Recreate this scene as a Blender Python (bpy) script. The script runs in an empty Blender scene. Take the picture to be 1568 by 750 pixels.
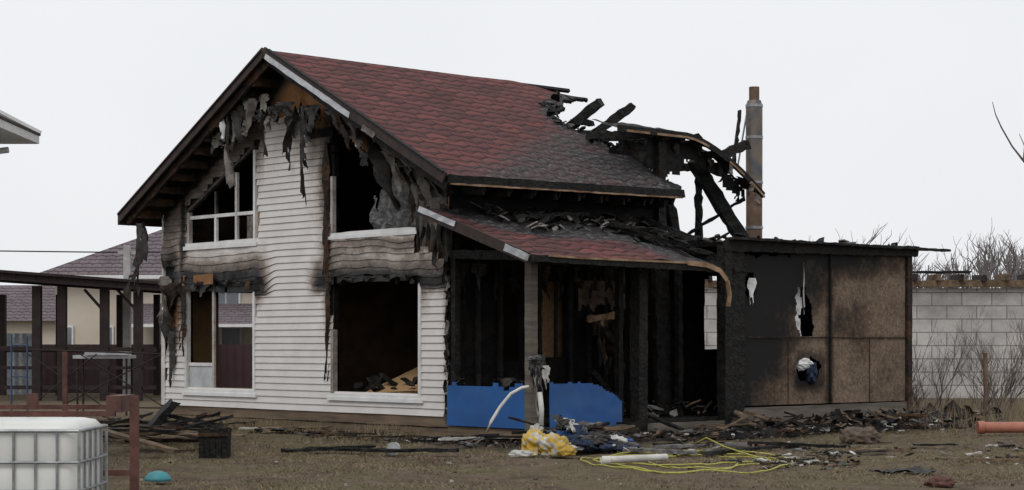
import bpy, math, random
from mathutils import Vector, noise, Matrix
random.seed(11)
R=random.random
def ru(a,b): return a+(b-a)*random.random()
def ss(a,b,x):
    t=max(0.,min(1.,(x-a)/(b-a))); return t*t*(3-2*t)
def band(x,a,b,s): return ss(a-s,a+s*.2,x)*(1-ss(b-s*.2,b+s,x))
def nz(x,y,z=0.,sc=1.): return noise.noise(Vector((x*sc,y*sc,z*sc+3.7)))
def fb(x,y,z=0.,sc=1.): return nz(x,y,z,sc)+.5*nz(x,y,z+9,sc*2.1)+.25*nz(x,y,z+5,sc*4.3)
scene=bpy.context.scene

# ------------------------------------------------------------ materials
def newmat(name):
    m=bpy.data.materials.new(name); m.use_nodes=True
    nt=m.node_tree; return m,nt,nt.nodes['Principled BSDF']
def nd(nt,t,**k):
    n=nt.nodes.new(t)
    for a,b in k.items(): setattr(n,a,b)
    return n
def coords(nt,scale=(1,1,1),kind='Object'):
    tc=nd(nt,'ShaderNodeTexCoord'); mp=nd(nt,'ShaderNodeMapping')
    mp.inputs['Scale'].default_value=scale
    nt.links.new(tc.outputs[kind],mp.inputs[0]); return mp.outputs[0]
def ntex(nt,co,scale,detail=6,rough=.6):
    n=nd(nt,'ShaderNodeTexNoise'); n.inputs['Scale'].default_value=scale
    n.inputs['Detail'].default_value=detail; n.inputs['Roughness'].default_value=rough
    nt.links.new(co,n.inputs['Vector']); return n.outputs['Fac']
def ramp(nt,fac,stops):
    r=nd(nt,'ShaderNodeValToRGB'); cr=r.color_ramp
    while len(cr.elements)<len(stops): cr.elements.new(.5)
    for e,(p,c) in zip(cr.elements,stops):
        e.position=p; e.color=(c[0],c[1],c[2],1) if hasattr(c,'__len__') else (c,c,c,1)
    nt.links.new(fac,r.inputs[0]); return r.outputs[0]
def mix(nt,fac,a,b,mode='MIX'):
    m=nd(nt,'ShaderNodeMixRGB',blend_type=mode)
    for i,s in ((0,fac),(1,a),(2,b)):
        if isinstance(s,(int,float)): m.inputs[i].default_value=s
        elif isinstance(s,tuple): m.inputs[i].default_value=(s[0],s[1],s[2],1)
        else: nt.links.new(s,m.inputs[i])
    return m.outputs[0]
def mth(nt,op,a,b=0.,clamp=False):
    m=nd(nt,'ShaderNodeMath',operation=op,use_clamp=clamp)
    for i,s in ((0,a),(1,b)):
        if isinstance(s,(int,float)): m.inputs[i].default_value=s
        else: nt.links.new(s,m.inputs[i])
    return m.outputs[0]
def bump(nt,bs,h,strength,dist=.02):
    b=nd(nt,'ShaderNodeBump'); b.inputs['Strength'].default_value=strength; b.inputs['Distance'].default_value=dist
    nt.links.new(h,b.inputs['Height']); nt.links.new(b.outputs[0],bs.inputs['Normal'])
def sootmix(nt,col,co,brown=(.16,.10,.065),black=(.010,.009,.009),nscale=3.,amp=.55,nst=None):
    at=nd(nt,'ShaderNodeAttribute',attribute_name='soot')
    if nst: co=coords(nt,nst)
    n=ntex(nt,co,nscale,8,.7)
    n2=ntex(nt,co,nscale*7,4,.6)
    s=mth(nt,'ADD',at.outputs['Fac'],mth(nt,'MULTIPLY',mth(nt,'SUBTRACT',n,.5),amp))
    s=mth(nt,'ADD',s,mth(nt,'MULTIPLY',mth(nt,'SUBTRACT',n2,.5),amp*.5))
    f1=ramp(nt,s,[(.10,0.),(.55,1.)]); f2=ramp(nt,s,[(.42,0.),(.85,1.)])
    c=mix(nt,mth(nt,'MULTIPLY',f1,.8),col,brown)
    return mix(nt,f2,c,black)
def basic(name,c1,c2,scale=4.,rough=.85,bst=.3,bsc=30.,st=(1,1,1),soot=False,metal=0.,spec=.3,dirt=0.,lo=.35,hi=.65,bd=.02,**sk):
    m,nt,bs=newmat(name); co=coords(nt,st)
    col=ramp(nt,ntex(nt,co,scale),[(lo,c1),(hi,c2)])
    if dirt: col=mix(nt,mth(nt,'MULTIPLY',ramp(nt,ntex(nt,co,scale*.35,8,.7),[(.45,0.),(.7,1.)]),dirt),col,(.05,.04,.03))
    if soot: col=sootmix(nt,col,coords(nt),**sk)
    nt.links.new(col,bs.inputs['Base Color'])
    bs.inputs['Roughness'].default_value=rough; bs.inputs['Metallic'].default_value=metal
    bs.inputs['Specular IOR Level'].default_value=spec
    if bst: bump(nt,bs,ntex(nt,co,bsc,6,.65),bst,bd)
    return m
def charmat(name,c1=(.004,.004,.004),c2=(.022,.021,.020),br=(.05,.03,.018),bramt=.25,scale=9.,spec=.2):
    m,nt,bs=newmat(name); co=coords(nt)
    col=ramp(nt,ntex(nt,co,scale,8,.7),[(.38,c1),(.72,c2)])
    col=mix(nt,mth(nt,'MULTIPLY',ramp(nt,ntex(nt,co,1.3,6,.7),[(.5,0.),(.68,1.)]),bramt),col,br)
    nt.links.new(col,bs.inputs['Base Color']); bs.inputs['Roughness'].default_value=.68
    bs.inputs['Specular IOR Level'].default_value=spec
    v=nd(nt,'ShaderNodeTexVoronoi'); v.inputs['Scale'].default_value=16; nt.links.new(co,v.inputs['Vector'])
    h=mth(nt,'ADD',v.outputs['Distance'],ntex(nt,co,22,6,.7)); bump(nt,bs,h,.8,.018)
    return m
M={}
M['siding']=basic('vinyl_siding',(.565,.54,.52),(.645,.62,.60),2.,.5,.1,30.,soot=True,brown=(.19,.13,.09),nst=(1,1,2.2),nscale=2.2,amp=.62)
M['cleansiding']=basic('white_siding_clean',(.60,.61,.62),(.68,.69,.70),3.,.5,.05,30.)
M['pvc']=basic('white_pvc',(.60,.60,.60),(.72,.72,.72),3.,.4,.03,20.,soot=True,nscale=2.)
M['char']=charmat('charred_wood')
M['char2']=charmat('charred_wood_brown',(.010,.007,.006),(.045,.032,.024),(.14,.07,.032),.6)
M['black']=charmat('charred_wall',(.003,.003,.0032),(.011,.011,.0115),(.022,.014,.010),.4,5.,.12)
M['barge']=basic('bargeboard_brown',(.022,.014,.012),(.042,.027,.024),8,.6,.2,40)
M['basewood']=basic('weathered_base_wood',(.11,.08,.056),(.21,.15,.10),3,.85,.5,14,st=(.35,.35,4),dirt=.75)
M['deckwood']=basic('grey_old_wood',(.09,.078,.066),(.18,.155,.13),3,.85,.5,14,st=(.35,.35,4),dirt=.7)
M['osb']=basic('osb_board',(.24,.14,.065),(.40,.26,.13),26,.85,.25,40,soot=True,lo=.3,hi=.7,brown=(.10,.055,.03))
M['osbdark']=basic('osb_weathered',(.10,.072,.05),(.30,.225,.165),20,.85,.5,40,soot=True,lo=.3,hi=.7,brown=(.065,.04,.026),nscale=1.5,amp=1.2)
M['orange']=basic('scorched_plywood',(.16,.065,.022),(.36,.17,.065),3,.8,.3,25,soot=True,nscale=3.)
M['silver']=basic('metal_strip',(.36,.37,.39),(.54,.54,.56),5,.4,.05,20,metal=.5)
M['stove']=basic('heat_stained_steel',(.10,.105,.12),(.22,.17,.12),3.2,.5,.1,20,metal=.55,st=(1,1,.8),dirt=.3)
M['rustpipe']=basic('rusty_steel_pipe',(.11,.065,.045),(.20,.14,.10),3,.7,.2,30,metal=.2,dirt=.4)
M['blue']=basic('blue_panel',(.006,.075,.26),(.010,.10,.32),1.5,.42,.03,12,dirt=.35,spec=.4)
M['insul']=basic('insulation_white',(.5,.5,.5),(.72,.72,.73),8,.9,.6,18)
M['foam']=basic('foam_burnt',(.04,.034,.028),(.15,.11,.08),6,.95,.9,14,dirt=.6,bd=.06)
M['greyfoam']=basic('foam_grey_interior',(.07,.07,.072),(.30,.30,.30),9,.95,.9,16,dirt=.4,bd=.06)
M['foil']=basic('burnt_membrane',(.010,.010,.011),(.05,.046,.042),5,.6,.6,14)
M['greyfoil']=basic('scorched_membrane',(.06,.052,.045),(.24,.22,.20),4,.7,.6,12,dirt=.8)
M['tan']=basic('heat_stained_trim',(.16,.08,.04),(.36,.24,.15),4,.6,.2,20,dirt=.5)
M['interior']=basic('interior_dark_boards',(.035,.022,.014),(.10,.058,.030),2.,.9,.3,20,dirt=.7)
M['glass']=basic('dirty_pane',(.35,.37,.38),(.5,.52,.53),3,.25,.02,10,dirt=.3,spec=.6)
M['plastic']=basic('white_tank_plastic',(.60,.61,.58),(.72,.72,.69),1.2,.38,.04,6,dirt=.22,spec=.5)
M['galv']=basic('galvanised_bar',(.20,.21,.22),(.34,.35,.36),9,.45,.1,30,metal=.6)
M['redframe']=basic('rusty_red_steel',(.07,.026,.022),(.14,.06,.048),7,.65,.3,30,dirt=.6)
M['dkwood']=basic('dark_stained_wood',(.014,.009,.009),(.028,.018,.016),5,.7,.2,30)
M['bluepipe']=basic('blue_scaffold_paint',(.02,.05,.13),(.04,.08,.18),6,.5,.1,30,dirt=.6)
M['conc']=basic('concrete',(.32,.31,.30),(.45,.44,.43),4,.9,.3,25,dirt=.2)
M['beige']=basic('beige_render',(.50,.44,.36),(.56,.50,.42),1,.9,.1,20)
M['winglass']=basic('window_glass',(.09,.10,.12),(.18,.20,.22),.6,.15,0,spec=.6)
M['fence']=basic('brown_profile_sheet',(.045,.022,.026),(.06,.032,.035),2,.5,.05,20)
M['bark']=basic('bare_branches',(.085,.07,.06),(.16,.135,.115),6,.9,0)
M['barkhaze']=basic('bare_wood_hazed',(.13,.115,.115),(.21,.19,.19),.2,.95,0)  # paler grey-brown bark: distance haze is mixed into the colour
M['straw']=basic('dry_grass',(.13,.10,.06),(.27,.215,.135),.7,.9,0)
M['green']=basic('winter_grass',(.075,.07,.035),(.13,.12,.06),.7,.9,0)
M['hose']=basic('yellow_hose',(.34,.33,.05),(.46,.43,.09),6,.5,0,spec=.4,dirt=.3)
M['pipew']=basic('white_drain_pipe',(.52,.51,.47),(.64,.62,.58),4,.5,.05,20,dirt=.35)
M['orangepipe']=basic('orange_sewer_pipe',(.30,.11,.07),(.38,.16,.11),3,.5,.05,20,dirt=.4)
M['sack']=basic('white_sack',(.36,.36,.34),(.54,.53,.50),5,.8,.4,12,dirt=.55)
M['yellow']=basic('yellow_sack',(.44,.27,.03),(.56,.38,.08),5,.7,.4,12,dirt=.45)
M['navy']=basic('navy_cloth',(.010,.016,.035),(.03,.045,.085),5,.9,.5,14)
M['greycloth']=basic('grey_cloth',(.05,.05,.055),(.17,.165,.16),5,.9,.5,14,dirt=.5)
M['teal']=basic('teal_plastic',(.03,.20,.23),(.06,.27,.30),4,.5,.05,10,dirt=.3)
M['ash']=basic('ash_grey_chips',(.07,.068,.066),(.20,.19,.18),8,.95,.5,25)
M['brownchip']=basic('brown_board_chips',(.09,.06,.038),(.20,.14,.09),8,.9,.4,25,dirt=.5)
M['stone']=basic('dirty_boulder',(.075,.056,.042),(.15,.115,.09),4,.95,.7,10)

def roofmat(name,c1,c2,cm,bw_=.56,rh=.27):
    m,nt,bs=newmat(name)
    uv=nd(nt,'ShaderNodeUVMap'); 
    br=nd(nt,'ShaderNodeTexBrick'); br.offset=.5
    br.inputs['Scale'].default_value=1.; br.inputs['Brick Width'].default_value=bw_; br.inputs['Row Height'].default_value=rh
    br.inputs['Mortar Size'].default_value=.018; br.inputs['Mortar Smooth'].default_value=.3
    br.inputs['Color1'].default_value=(*c1,1); br.inputs['Color2'].default_value=(*c2,1); br.inputs['Mortar'].default_value=(*cm,1)
    nt.links.new(uv.outputs[0],br.inputs['Vector'])
    sep=nd(nt,'ShaderNodeSeparateXYZ'); nt.links.new(uv.outputs[0],sep.inputs[0])
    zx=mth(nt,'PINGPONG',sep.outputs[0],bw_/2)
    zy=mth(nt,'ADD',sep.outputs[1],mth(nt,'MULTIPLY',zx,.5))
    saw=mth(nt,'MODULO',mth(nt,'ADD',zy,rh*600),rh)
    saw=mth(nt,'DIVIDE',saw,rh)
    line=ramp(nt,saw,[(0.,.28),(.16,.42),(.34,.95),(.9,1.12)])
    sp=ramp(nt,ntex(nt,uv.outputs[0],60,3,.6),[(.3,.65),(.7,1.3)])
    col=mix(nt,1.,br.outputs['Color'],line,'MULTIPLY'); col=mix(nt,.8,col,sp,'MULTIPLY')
    big=ramp(nt,ntex(nt,uv.outputs[0],1.0,6,.7),[(.3,.7),(.7,1.22)])
    col=mix(nt,1.,col,big,'MULTIPLY')
    at=nd(nt,'ShaderNodeAttribute',attribute_name='soot')
    s=mth(nt,'ADD',at.outputs['Fac'],mth(nt,'MULTIPLY',mth(nt,'SUBTRACT',ntex(nt,uv.outputs[0],2.,8,.75),.5),1.0))
    f=ramp(nt,s,[(.25,0.),(.72,1.)])
    ashc=ramp(nt,ntex(nt,uv.outputs[0],9,8,.8),[(.36,(.008,.008,.009)),(.52,(.042,.038,.040)),(.68,(.24,.235,.235))])
    ashc=mix(nt,.9,ashc,line,'MULTIPLY')
    col=mix(nt,f,col,ashc)
    f3=ramp(nt,s,[(.85,0.),(1.05,1.)]); col=mix(nt,f3,col,(.007,.007,.007))
    nt.links.new(col,bs.inputs['Base Color']); bs.inputs['Roughness'].default_value=.8; bs.inputs['Specular IOR Level'].default_value=.25
    bump(nt,bs,mth(nt,'ADD',saw,mth(nt,'MULTIPLY',ntex(nt,uv.outputs[0],25,6,.7),.6)),.7,.03)
    return m
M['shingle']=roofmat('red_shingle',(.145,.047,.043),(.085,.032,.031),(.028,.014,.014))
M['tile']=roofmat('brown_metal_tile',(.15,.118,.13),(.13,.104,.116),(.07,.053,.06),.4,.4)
def blockmat():
    m,nt,bs=newmat('aerated_block_wall'); uv=nd(nt,'ShaderNodeUVMap')
    br=nd(nt,'ShaderNodeTexBrick'); br.inputs['Scale'].default_value=1.; br.inputs['Brick Width'].default_value=.95; br.inputs['Row Height'].default_value=.42
    br.inputs['Mortar Size'].default_value=.02; br.inputs['Color1'].default_value=(.40,.385,.37,1); br.inputs['Color2'].default_value=(.50,.485,.465,1); br.inputs['Mortar'].default_value=(.22,.21,.20,1)
    nt.links.new(uv.outputs[0],br.inputs['Vector'])
    n=ramp(nt,ntex(nt,uv.outputs[0],.8,8,.7),[(.35,.6),(.65,1.1)])
    nt.links.new(mix(nt,1.,br.outputs['Color'],n,'MULTIPLY'),bs.inputs['Base Color']); bs.inputs['Roughness'].default_value=.95
    bump(nt,bs,ntex(nt,uv.outputs[0],14,6,.6),.4,.03); return m
M['block']=blockmat()
def groundmat():
    m,nt,bs=newmat('ground_soil_grass'); co=coords(nt)
    a=ramp(nt,ntex(nt,co,1.6,9,.66),[(.3,(.062,.046,.034)),(.48,(.115,.086,.064)),(.7,(.19,.147,.112))])
    g=ramp(nt,ntex(nt,co,7,8,.7),[(.3,(.075,.064,.038)),(.7,(.175,.145,.09))])
    f=ramp(nt,ntex(nt,co,.6,8,.7),[(.44,0.),(.56,1.)])
    col=mix(nt,f,a,g)
    fine=ramp(nt,ntex(nt,co,38,6,.75),[(.3,.68),(.7,1.3)]); col=mix(nt,.85,col,fine,'MULTIPLY')
    at=nd(nt,'ShaderNodeAttribute',attribute_name='soot')
    s=mth(nt,'ADD',at.outputs['Fac'],mth(nt,'MULTIPLY',mth(nt,'SUBTRACT',ntex(nt,co,1.2,8,.75),.5),1.2))
    col=mix(nt,mth(nt,'MULTIPLY',ramp(nt,s,[(.3,0.),(.85,1.)]),.85),col,(.026,.022,.019))
    nt.links.new(col,bs.inputs['Base Color']); bs.inputs['Roughness'].default_value=.95; bs.inputs['Specular IOR Level'].default_value=.1
    bump(nt,bs,mth(nt,'ADD',ntex(nt,co,5,10,.7),mth(nt,'MULTIPLY',ntex(nt,co,40,5,.7),.25)),.8,.06); return m
M['ground']=groundmat()

# ------------------------------------------------------------ mesh builder
class MB:
    def __init__(s,*mats): s.v=[];s.f=[];s.m=[];s.a=[];s.uv=[];s.mats=list(mats)
    def vt(s,p,a=0.,uv=(0,0)):
        s.v.append(tuple(p)); s.a.append(a); s.uv.append(uv); return len(s.v)-1
    def fc(s,idx,m=0): s.f.append(tuple(idx)); s.m.append(m)
    def box(s,a,b,m=0,soot=0.):
        x0,y0,z0=a;x1,y1,z1=b
        i=[s.vt(p,soot) for p in ((x0,y0,z0),(x1,y0,z0),(x1,y1,z0),(x0,y1,z0),(x0,y0,z1),(x1,y0,z1),(x1,y1,z1),(x0,y1,z1))]
        for q in ((0,3,2,1),(4,5,6,7),(0,1,5,4),(1,2,6,5),(2,3,7,6),(3,0,4,7)): s.fc([i[k] for k in q],m)
    def beam(s,p0,p1,w,h,m=0,seg=None,jit=0.,soot=0.,taper=1.):
        p0=Vector(p0);p1=Vector(p1);d=p1-p0;L=d.length
        if L<1e-5: return
        d/=L; up=Vector((0,0,1)) if abs(d.z)<.95 else Vector((0,1,0))
        r=d.cross(up).normalized(); up=r.cross(d).normalized()
        if seg is None: seg=max(1,int(L/.12)) if jit else 1
        rings=[]
        for k in range(seg+1):
            t=k/seg; c=p0+d*(L*t); sc=1+(taper-1)*t
            e=jit*(1.5 if k in(0,seg) else 1)
            rings.append([s.vt(c+r*(a*w/2*sc+ru(-e,e))+up*(b*h/2*sc+ru(-e,e))+d*(ru(-e,e)*2 if jit else 0),soot) for a,b in((-1,-1),(1,-1),(1,1),(-1,1))])
        for k in range(seg):
            for j in range(4): s.fc((rings[k][j],rings[k][(j+1)%4],rings[k+1][(j+1)%4],rings[k+1][j]),m)
        s.fc(rings[0][::-1],m); s.fc(rings[-1],m)
    def tube(s,pts,r,m=0,n=8,cap=True):
        pts=[Vector(p) for p in pts]; N_=len(pts)
        rs=r if hasattr(r,'__len__') else [r]*N_
        rings=[]
        for i,p in enumerate(pts):
            d=(pts[min(i+1,N_-1)]-pts[max(i-1,0)])
            if d.length<1e-7: d=Vector((0,0,1))
            d.normalize(); a=Vector((0,0,1)) if abs(d.z)<.9 else Vector((0,1,0))
            x=d.cross(a).normalized(); y=x.cross(d)
            rings.append([s.vt(p+(x*math.cos(t)+y*math.sin(t))*rs[i]) for t in [2*math.pi*k/n for k in range(n)]])
        for i in range(N_-1):
            for j in range(n): s.fc((rings[i][j],rings[i][(j+1)%n],rings[i+1][(j+1)%n],rings[i+1][j]),m)
        if cap and n>2: s.fc(rings[0][::-1],m); s.fc(rings[-1],m)
    def sheet(s,P,s0,s1,ns,t0,t1,nt,keep=None,soot=None,m=0,uvf=None):
        g={}
        def V(i,j):
            if (i,j) not in g:
                a=s0+(s1-s0)*i/ns; b=t0+(t1-t0)*j/nt
                g[(i,j)]=s.vt(P(a,b),soot(a,b) if soot else 0.,uvf(a,b) if uvf else (a,b))
            return g[(i,j)]
        for i in range(ns):
            for j in range(nt):
                a=s0+(s1-s0)*(i+.5)/ns; b=t0+(t1-t0)*(j+.5)/nt
                if keep and not keep(a,b): continue
                s.fc((V(i,j),V(i+1,j),V(i+1,j+1),V(i,j+1)),m)
    def poly(s,pts,m=0,soot=0.): s.fc([s.vt(p,soot) for p in pts],m)
    def chip(s,c,sz,m=0,th=.02,n=6,flat=.3,st=None):
        c=Vector(c); rot=Matrix.Rotation(ru(0,6.28),3,'Z')@Matrix.Rotation(ru(-flat,flat),3,'X')@Matrix.Rotation(ru(-flat,flat),3,'Y')
        st=st or ru(.2,.9)
        top=[];bot=[]
        for k in range(n):
            a=6.283*k/n+ru(-.3,.3); r=sz*ru(.5,1.1)
            p=Vector((math.cos(a)*r,math.sin(a)*r*st,0))
            top.append(s.vt(c+rot@(p+Vector((0,0,th))))); bot.append(s.vt(c+rot@p))
        s.fc(top,m)
        for k in range(n): s.fc((bot[k],bot[(k+1)%n],top[(k+1)%n],top[k]),m)
    def lump(s,c,rx,ry,rz,m=0,amp=.35,fr=2.5,nu=14,nv=8,seed=0.,ridge=0.,zmin=None,alt=None):
        c=Vector(c); rows=[]; rot=Matrix.Rotation(seed*2.3,3,'Z')
        for j in range(nv+1):
            ph=math.pi*j/nv; row=[]
            for i in range(nu):
                th=2*math.pi*i/nu
                d=Vector((math.sin(ph)*math.cos(th),math.sin(ph)*math.sin(th),math.cos(ph)))
                k=1+amp*fb(d.x*fr+seed,d.y*fr,d.z*fr)*1.3
                if ridge:
                    w=d.x*2.2+d.z*1.3+.8*nz(d.x*1.5+seed,d.y*1.5,d.z*1.5)
                    k+=ridge*(.6-abs(math.sin(w*3.2+seed))) - ridge*.8*abs(nz(d.x*3.5+seed,d.y*3.5,d.z*3.5))
                q=rot@Vector((d.x*rx*k,d.y*ry*k,d.z*rz*k))+c
                if zmin is not None and q.z<zmin: q.z=zmin
                row.append(s.vt(q))
            rows.append(row)
        for j in range(nv):
            for i in range(nu):
                mm=m
                if alt is not None and nz(i*.35+seed,j*.35,seed)>.12: mm=alt
                s.fc((rows[j][i],rows[j][(i+1)%nu],rows[j+1][(i+1)%nu],rows[j+1][i]),mm)
    def shred(s,p,wdir,w,L,m=0,seed=0.,curl=.12,n=18,nw=8,lean=(0,0,0),rag=0.):
        p=Vector(p); wd=Vector(wdir).normalized(); nrm=wd.cross(Vector((0,0,1))); lean=Vector(lean)
        rows=[]
        for j in range(n+1):
            t=j/n; ww=w*(1-.5*t)*(1+.7*nz(seed,t*3.5)); tw=1.6*nz(seed+7,t*1.6)+.8*t*(1 if int(seed*10)%2 else -1)
            c=p+Vector((0,0,-L*t))+lean*t+wd*(curl*1.4*nz(seed+t*2.2,1.3)*t)+nrm*(curl*1.3*nz(seed+3,t*2.2))*t
            row=[]
            for i in range(nw+1):
                a=i/nw-.5
                q=c+wd*(a*ww*math.cos(tw))+nrm*(a*ww*math.sin(tw)+curl*.5*math.cos(a*7+seed+t*3)*(.4+t)+.25*curl*nz(a*9+seed,t*12))
                row.append(s.vt(q+Vector((0,0,.12*L*nz(i*.9+seed,t*2)*t))))
            rows.append(row)
        for j in range(n):
            for i in range(nw):
                t=j/n; edge=abs((i+.5)/nw-.5)*2
                if t>.55+.75*nz(i*.9+seed*3,seed)+.45*(1-edge)+rag: continue
                if edge>.7 and nz(j*.8,seed,i)>.15: continue
                s.fc((rows[j][i],rows[j][i+1],rows[j+1][i+1],rows[j+1][i]),m)
    def build(s,name,parent=None,solid=0.,smooth=False,loc=(0,0,0),rimoff=0,flip=False):
        me=bpy.data.meshes.new(name); me.from_pydata(s.v,[],[f[::-1] for f in s.f] if flip else s.f)
        for mt in s.mats: me.materials.append(M[mt])
        me.polygons.foreach_set('material_index',s.m)
        at=me.attributes.new('soot','FLOAT','POINT'); at.data.foreach_set('value',s.a)
        ul=me.uv_layers.new(name='UVMap'); vi=[0]*len(me.loops); me.loops.foreach_get('vertex_index',vi)
        fl=[]
        for k in vi: fl.extend(s.uv[k])
        ul.data.foreach_set('uv',fl)
        if smooth: me.polygons.foreach_set('use_smooth',[True]*len(me.polygons))
        me.update(); o=bpy.data.objects.new(name,me); scene.collection.objects.link(o); o.location=loc
        if parent: o.parent=parent
        if solid:
            md=o.modifiers.new('thickness','SOLIDIFY'); md.thickness=solid; md.offset=-1
            md.material_offset=rimoff; md.material_offset_rim=rimoff
        return o
def empty(name,loc=(0,0,0),rz=0.):
    e=bpy.data.objects.new(name,None); scene.collection.objects.link(e); e.location=loc; e.rotation_euler=(0,0,rz); return e

# ------------------------------------------------------------ house frame
OX,OY=-1.118,34.5; CA,SA=.737,.676
house=empty('burnt_house',(OX,OY,0),math.atan2(SA,CA))
def L(u,v,z): return Vector((v,u,z))            # house-local: x=v (side), y=u (gable)
def W(X,Y,z):                                    # world -> local
    dx,dy=X-OX,Y-OY; return Vector((CA*dx+SA*dy,-SA*dx+CA*dy,z))
PK=4.75
def zr(u): return 7.54-.518*(PK-u) if u<PK else 7.54-.552*(u-PK)
def open_f(u,z,pad=0.):
    if .84-pad<u<3.52+pad and .74-pad<z<2.93+pad: return True
    if 6.18-pad<u<8.72+pad and .74-pad<z<2.93+pad: return True
    if .95-pad<u<3.52+pad and 3.88<z<4.47+.549*(u-.93)+pad: return True
    if 6.15-pad<u<8.62+pad and 3.88<z<5.80-.485*(u-6.13)+pad: return True
    return False
def fsoot(u,z):
    d=zr(u)-z; s=(1-ss(.15,1.2,d))*.98
    if u>5.8: s=max(s,.62*(1-ss(.7,2.5,d)))
    s=max(s,1.1*band(u,5.9,9.9,.55)*ss(2.5,2.95,z)*(1-ss(3.0,4.0,z)))
    s=max(s,ss(8.6,9.3,u)*ss(1.0,2.1,z)*(1-ss(3.5,4.6,z))*.9)
    s=max(s,.42*ss(8.5,9.4,u)*ss(3.,3.8,z))
    s=max(s,band(u,-.3,4.0,.55)*ss(2.5,2.95,z)*(1-ss(2.98,3.75,z))*.95)
    s=max(s,band(u,-.3,3.8,.5)*ss(3.0,3.5,z)*(1-ss(3.78,3.9,z))*(.50+.28*nz(u*.35,z*6,4)))
    s=max(s,(1-ss(0.,.6,abs(u-.55)))*ss(3.1,4.0,z)*1.)
    s=max(s,(1-ss(0.,.7,abs(u-3.65)))*ss(3.1,4.8,z)*.85)
    s=max(s,(1-ss(0.,1.7,abs(u-3.9)))*ss(4.4,6.1,z)*.6)
    s=max(s,(1-ss(0.,.4,abs(u-3.62)))*ss(1.2,2.8,z)*.75)
    s=max(s,(1-ss(0.,.35,abs(u-.75)))*ss(1.8,2.9,z)*.6)
    s=max(s,(1-ss(0.,.35,abs(u-8.85)))*ss(1.1,2.5,z)*.9)
    s=max(s,(1-ss(0.,.4,abs(u-6.05)))*ss(2.2,2.9,z)*ss(3.6,3.,z)*.75)
    s=max(s,(1-ss(0.,.3,abs(u-6.05)))*ss(4.2,5.6,z)*.4)
    s=max(s,(1-ss(0.,.3,u))*(.5+.4*ss(1.5,3.,z)))
    return s
sid=MB('siding'); pitch=.135; z=.39; nc=190; row=0
while z<7.4:
    for i in range(nc):
        u0=9.636*i/nc; u1=9.636*(i+1)/nc; uc=(u0+u1)/2; zc=z+pitch/2
        if zc>zr(uc)-.24: continue
        rg=fb(uc,zc,0,2.6)*.13
        if open_f(uc,zc): continue
        if open_f(uc,zc,.05+rg) and (zc>2.3 and (uc>3 or zc>2.8)) and zc<3.6: continue
        if zc>3.9 and open_f(uc,zc,.10+rg) : continue
        if uc<5.75 and zc>6.38+rg: continue
        if uc<4.2 and zc>5.75+rg+.1*(uc-3.5): continue
        if uc<.98 and zc>3.5+rg*2: continue
        if uc<.06+max(0,rg*1.1): continue
        if uc>9.15+rg*1.6 and 2.2<zc<3.55: continue
        if uc>9.5 and zc<3.5 and rg>.02: continue
        q=[]
        for (uu,zz,out) in ((u0,z,1),(u1,z,1),(u1,z+pitch,0),(u0,z+pitch,0)):
            s_=fsoot(uu,zz); h=min(1,s_*1.2)*band(zz,2.9,3.95,.25)
            dz_=-h*.09*(1+1.4*fb(uu,zz*.6,1,.8)); dv=-h*.12*abs(fb(uu,zz,2,1.3))
            q.append(sid.vt(L(uu,-.012-.022*out+dv+.003*nz(uu,zz,5,2),zz+dz_+.004*nz(uu,row*3.,7,.8)),s_))
        sid.fc(q)
        q2=[sid.v[q[0]],sid.v[q[1]]]
        a=sid.vt(q2[0],1.); b=sid.vt(q2[1],1.)
        c=sid.vt((q2[1][0]+.028,q2[1][1],q2[1][2]),1.); d=sid.vt((q2[0][0]+.028,q2[0][1],q2[0][2]),1.)
        sid.fc((a,b,c,d))  # underside of every lap painted black through the soot value, as a shadow line
    z+=pitch; row+=1
sid.build('gable_siding',house)
fw=MB('osb','black')
fw.sheet(lambda u,z:L(u,.03,z),0,9.636,150,.39,7.5,110,
    keep=lambda u,z: z<zr(u)-.16 and not open_f(u,z,-.0 if z<3 else .04+.08*fb(u,z,0,3)),
    soot=lambda u,z:max(.45 if (z>6.1 and u>3.0) else 0.,min(1.,fsoot(u,z)+.12))*(.62 if (3.6<u<5.2 and z>6.) else 1) + (.1 if z<6 else 0))
fw.build('gable_sheathing',house,solid=.12,rimoff=1,flip=True)
bs=MB('basewood','char')
bs.beam(L(0.02,.07,.29),L(9.60,.07,.29),.16,.19,0,seg=30,jit=.006)
bs.beam(L(0.02,.09,.09),L(9.60,.09,.09),.16,.17,0,seg=30,jit=.008)
bs.box(L(.05,.25,-.05),L(9.55,.32,.34),1)
bs.build('base_timbers',house)
ct=MB('pvc'); ct.box(L(9.64,-.03,.39),L(9.70,.12,4.55),0,.15); ct.box(L(9.56,-.045,.39),L(9.70,-.03,2.3),0,.25); ct.build('corner_trim',house)
wf=MB('pvc','glass','greyfoil')
def rectframe(u0,u1,z0,z1,w=.075,v0=-.05,v1=.06,s=(0,0,0,0)):
    wf.beam(L(u0,(v0+v1)/2,z0+w/2),L(u1,(v0+v1)/2,z0+w/2),v1-v0,w,0,seg=12,soot=s[0])
    if s[1]<9: wf.beam(L(u0,(v0+v1)/2,z1-w/2),L(u1,(v0+v1)/2,z1-w/2),v1-v0,w,0,seg=12,soot=s[1])
    if s[2]<9: wf.box((v0+.002,u0,z0+w),(v1-.002,u0+w,z1-w),0,s[2])
    if s[3]<9: wf.box((v0+.002,u1-w,z0+w),(v1-.002,u1,z1-w),0,s[3])
rectframe(.80,3.56,.68,2.97,s=(.05,9,.12,9))
wf.box((-.048,3.47,.755),(.058,3.55,2.0),0,.5)
rectframe(6.14,8.76,.68,2.97,s=(.03,9,.1,.25))
wf.box((-.07,.74,.62),(.0,3.64,.69),0,.0); wf.box((-.07,6.08,.62),(.0,8.84,.69),0,.0)
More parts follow.
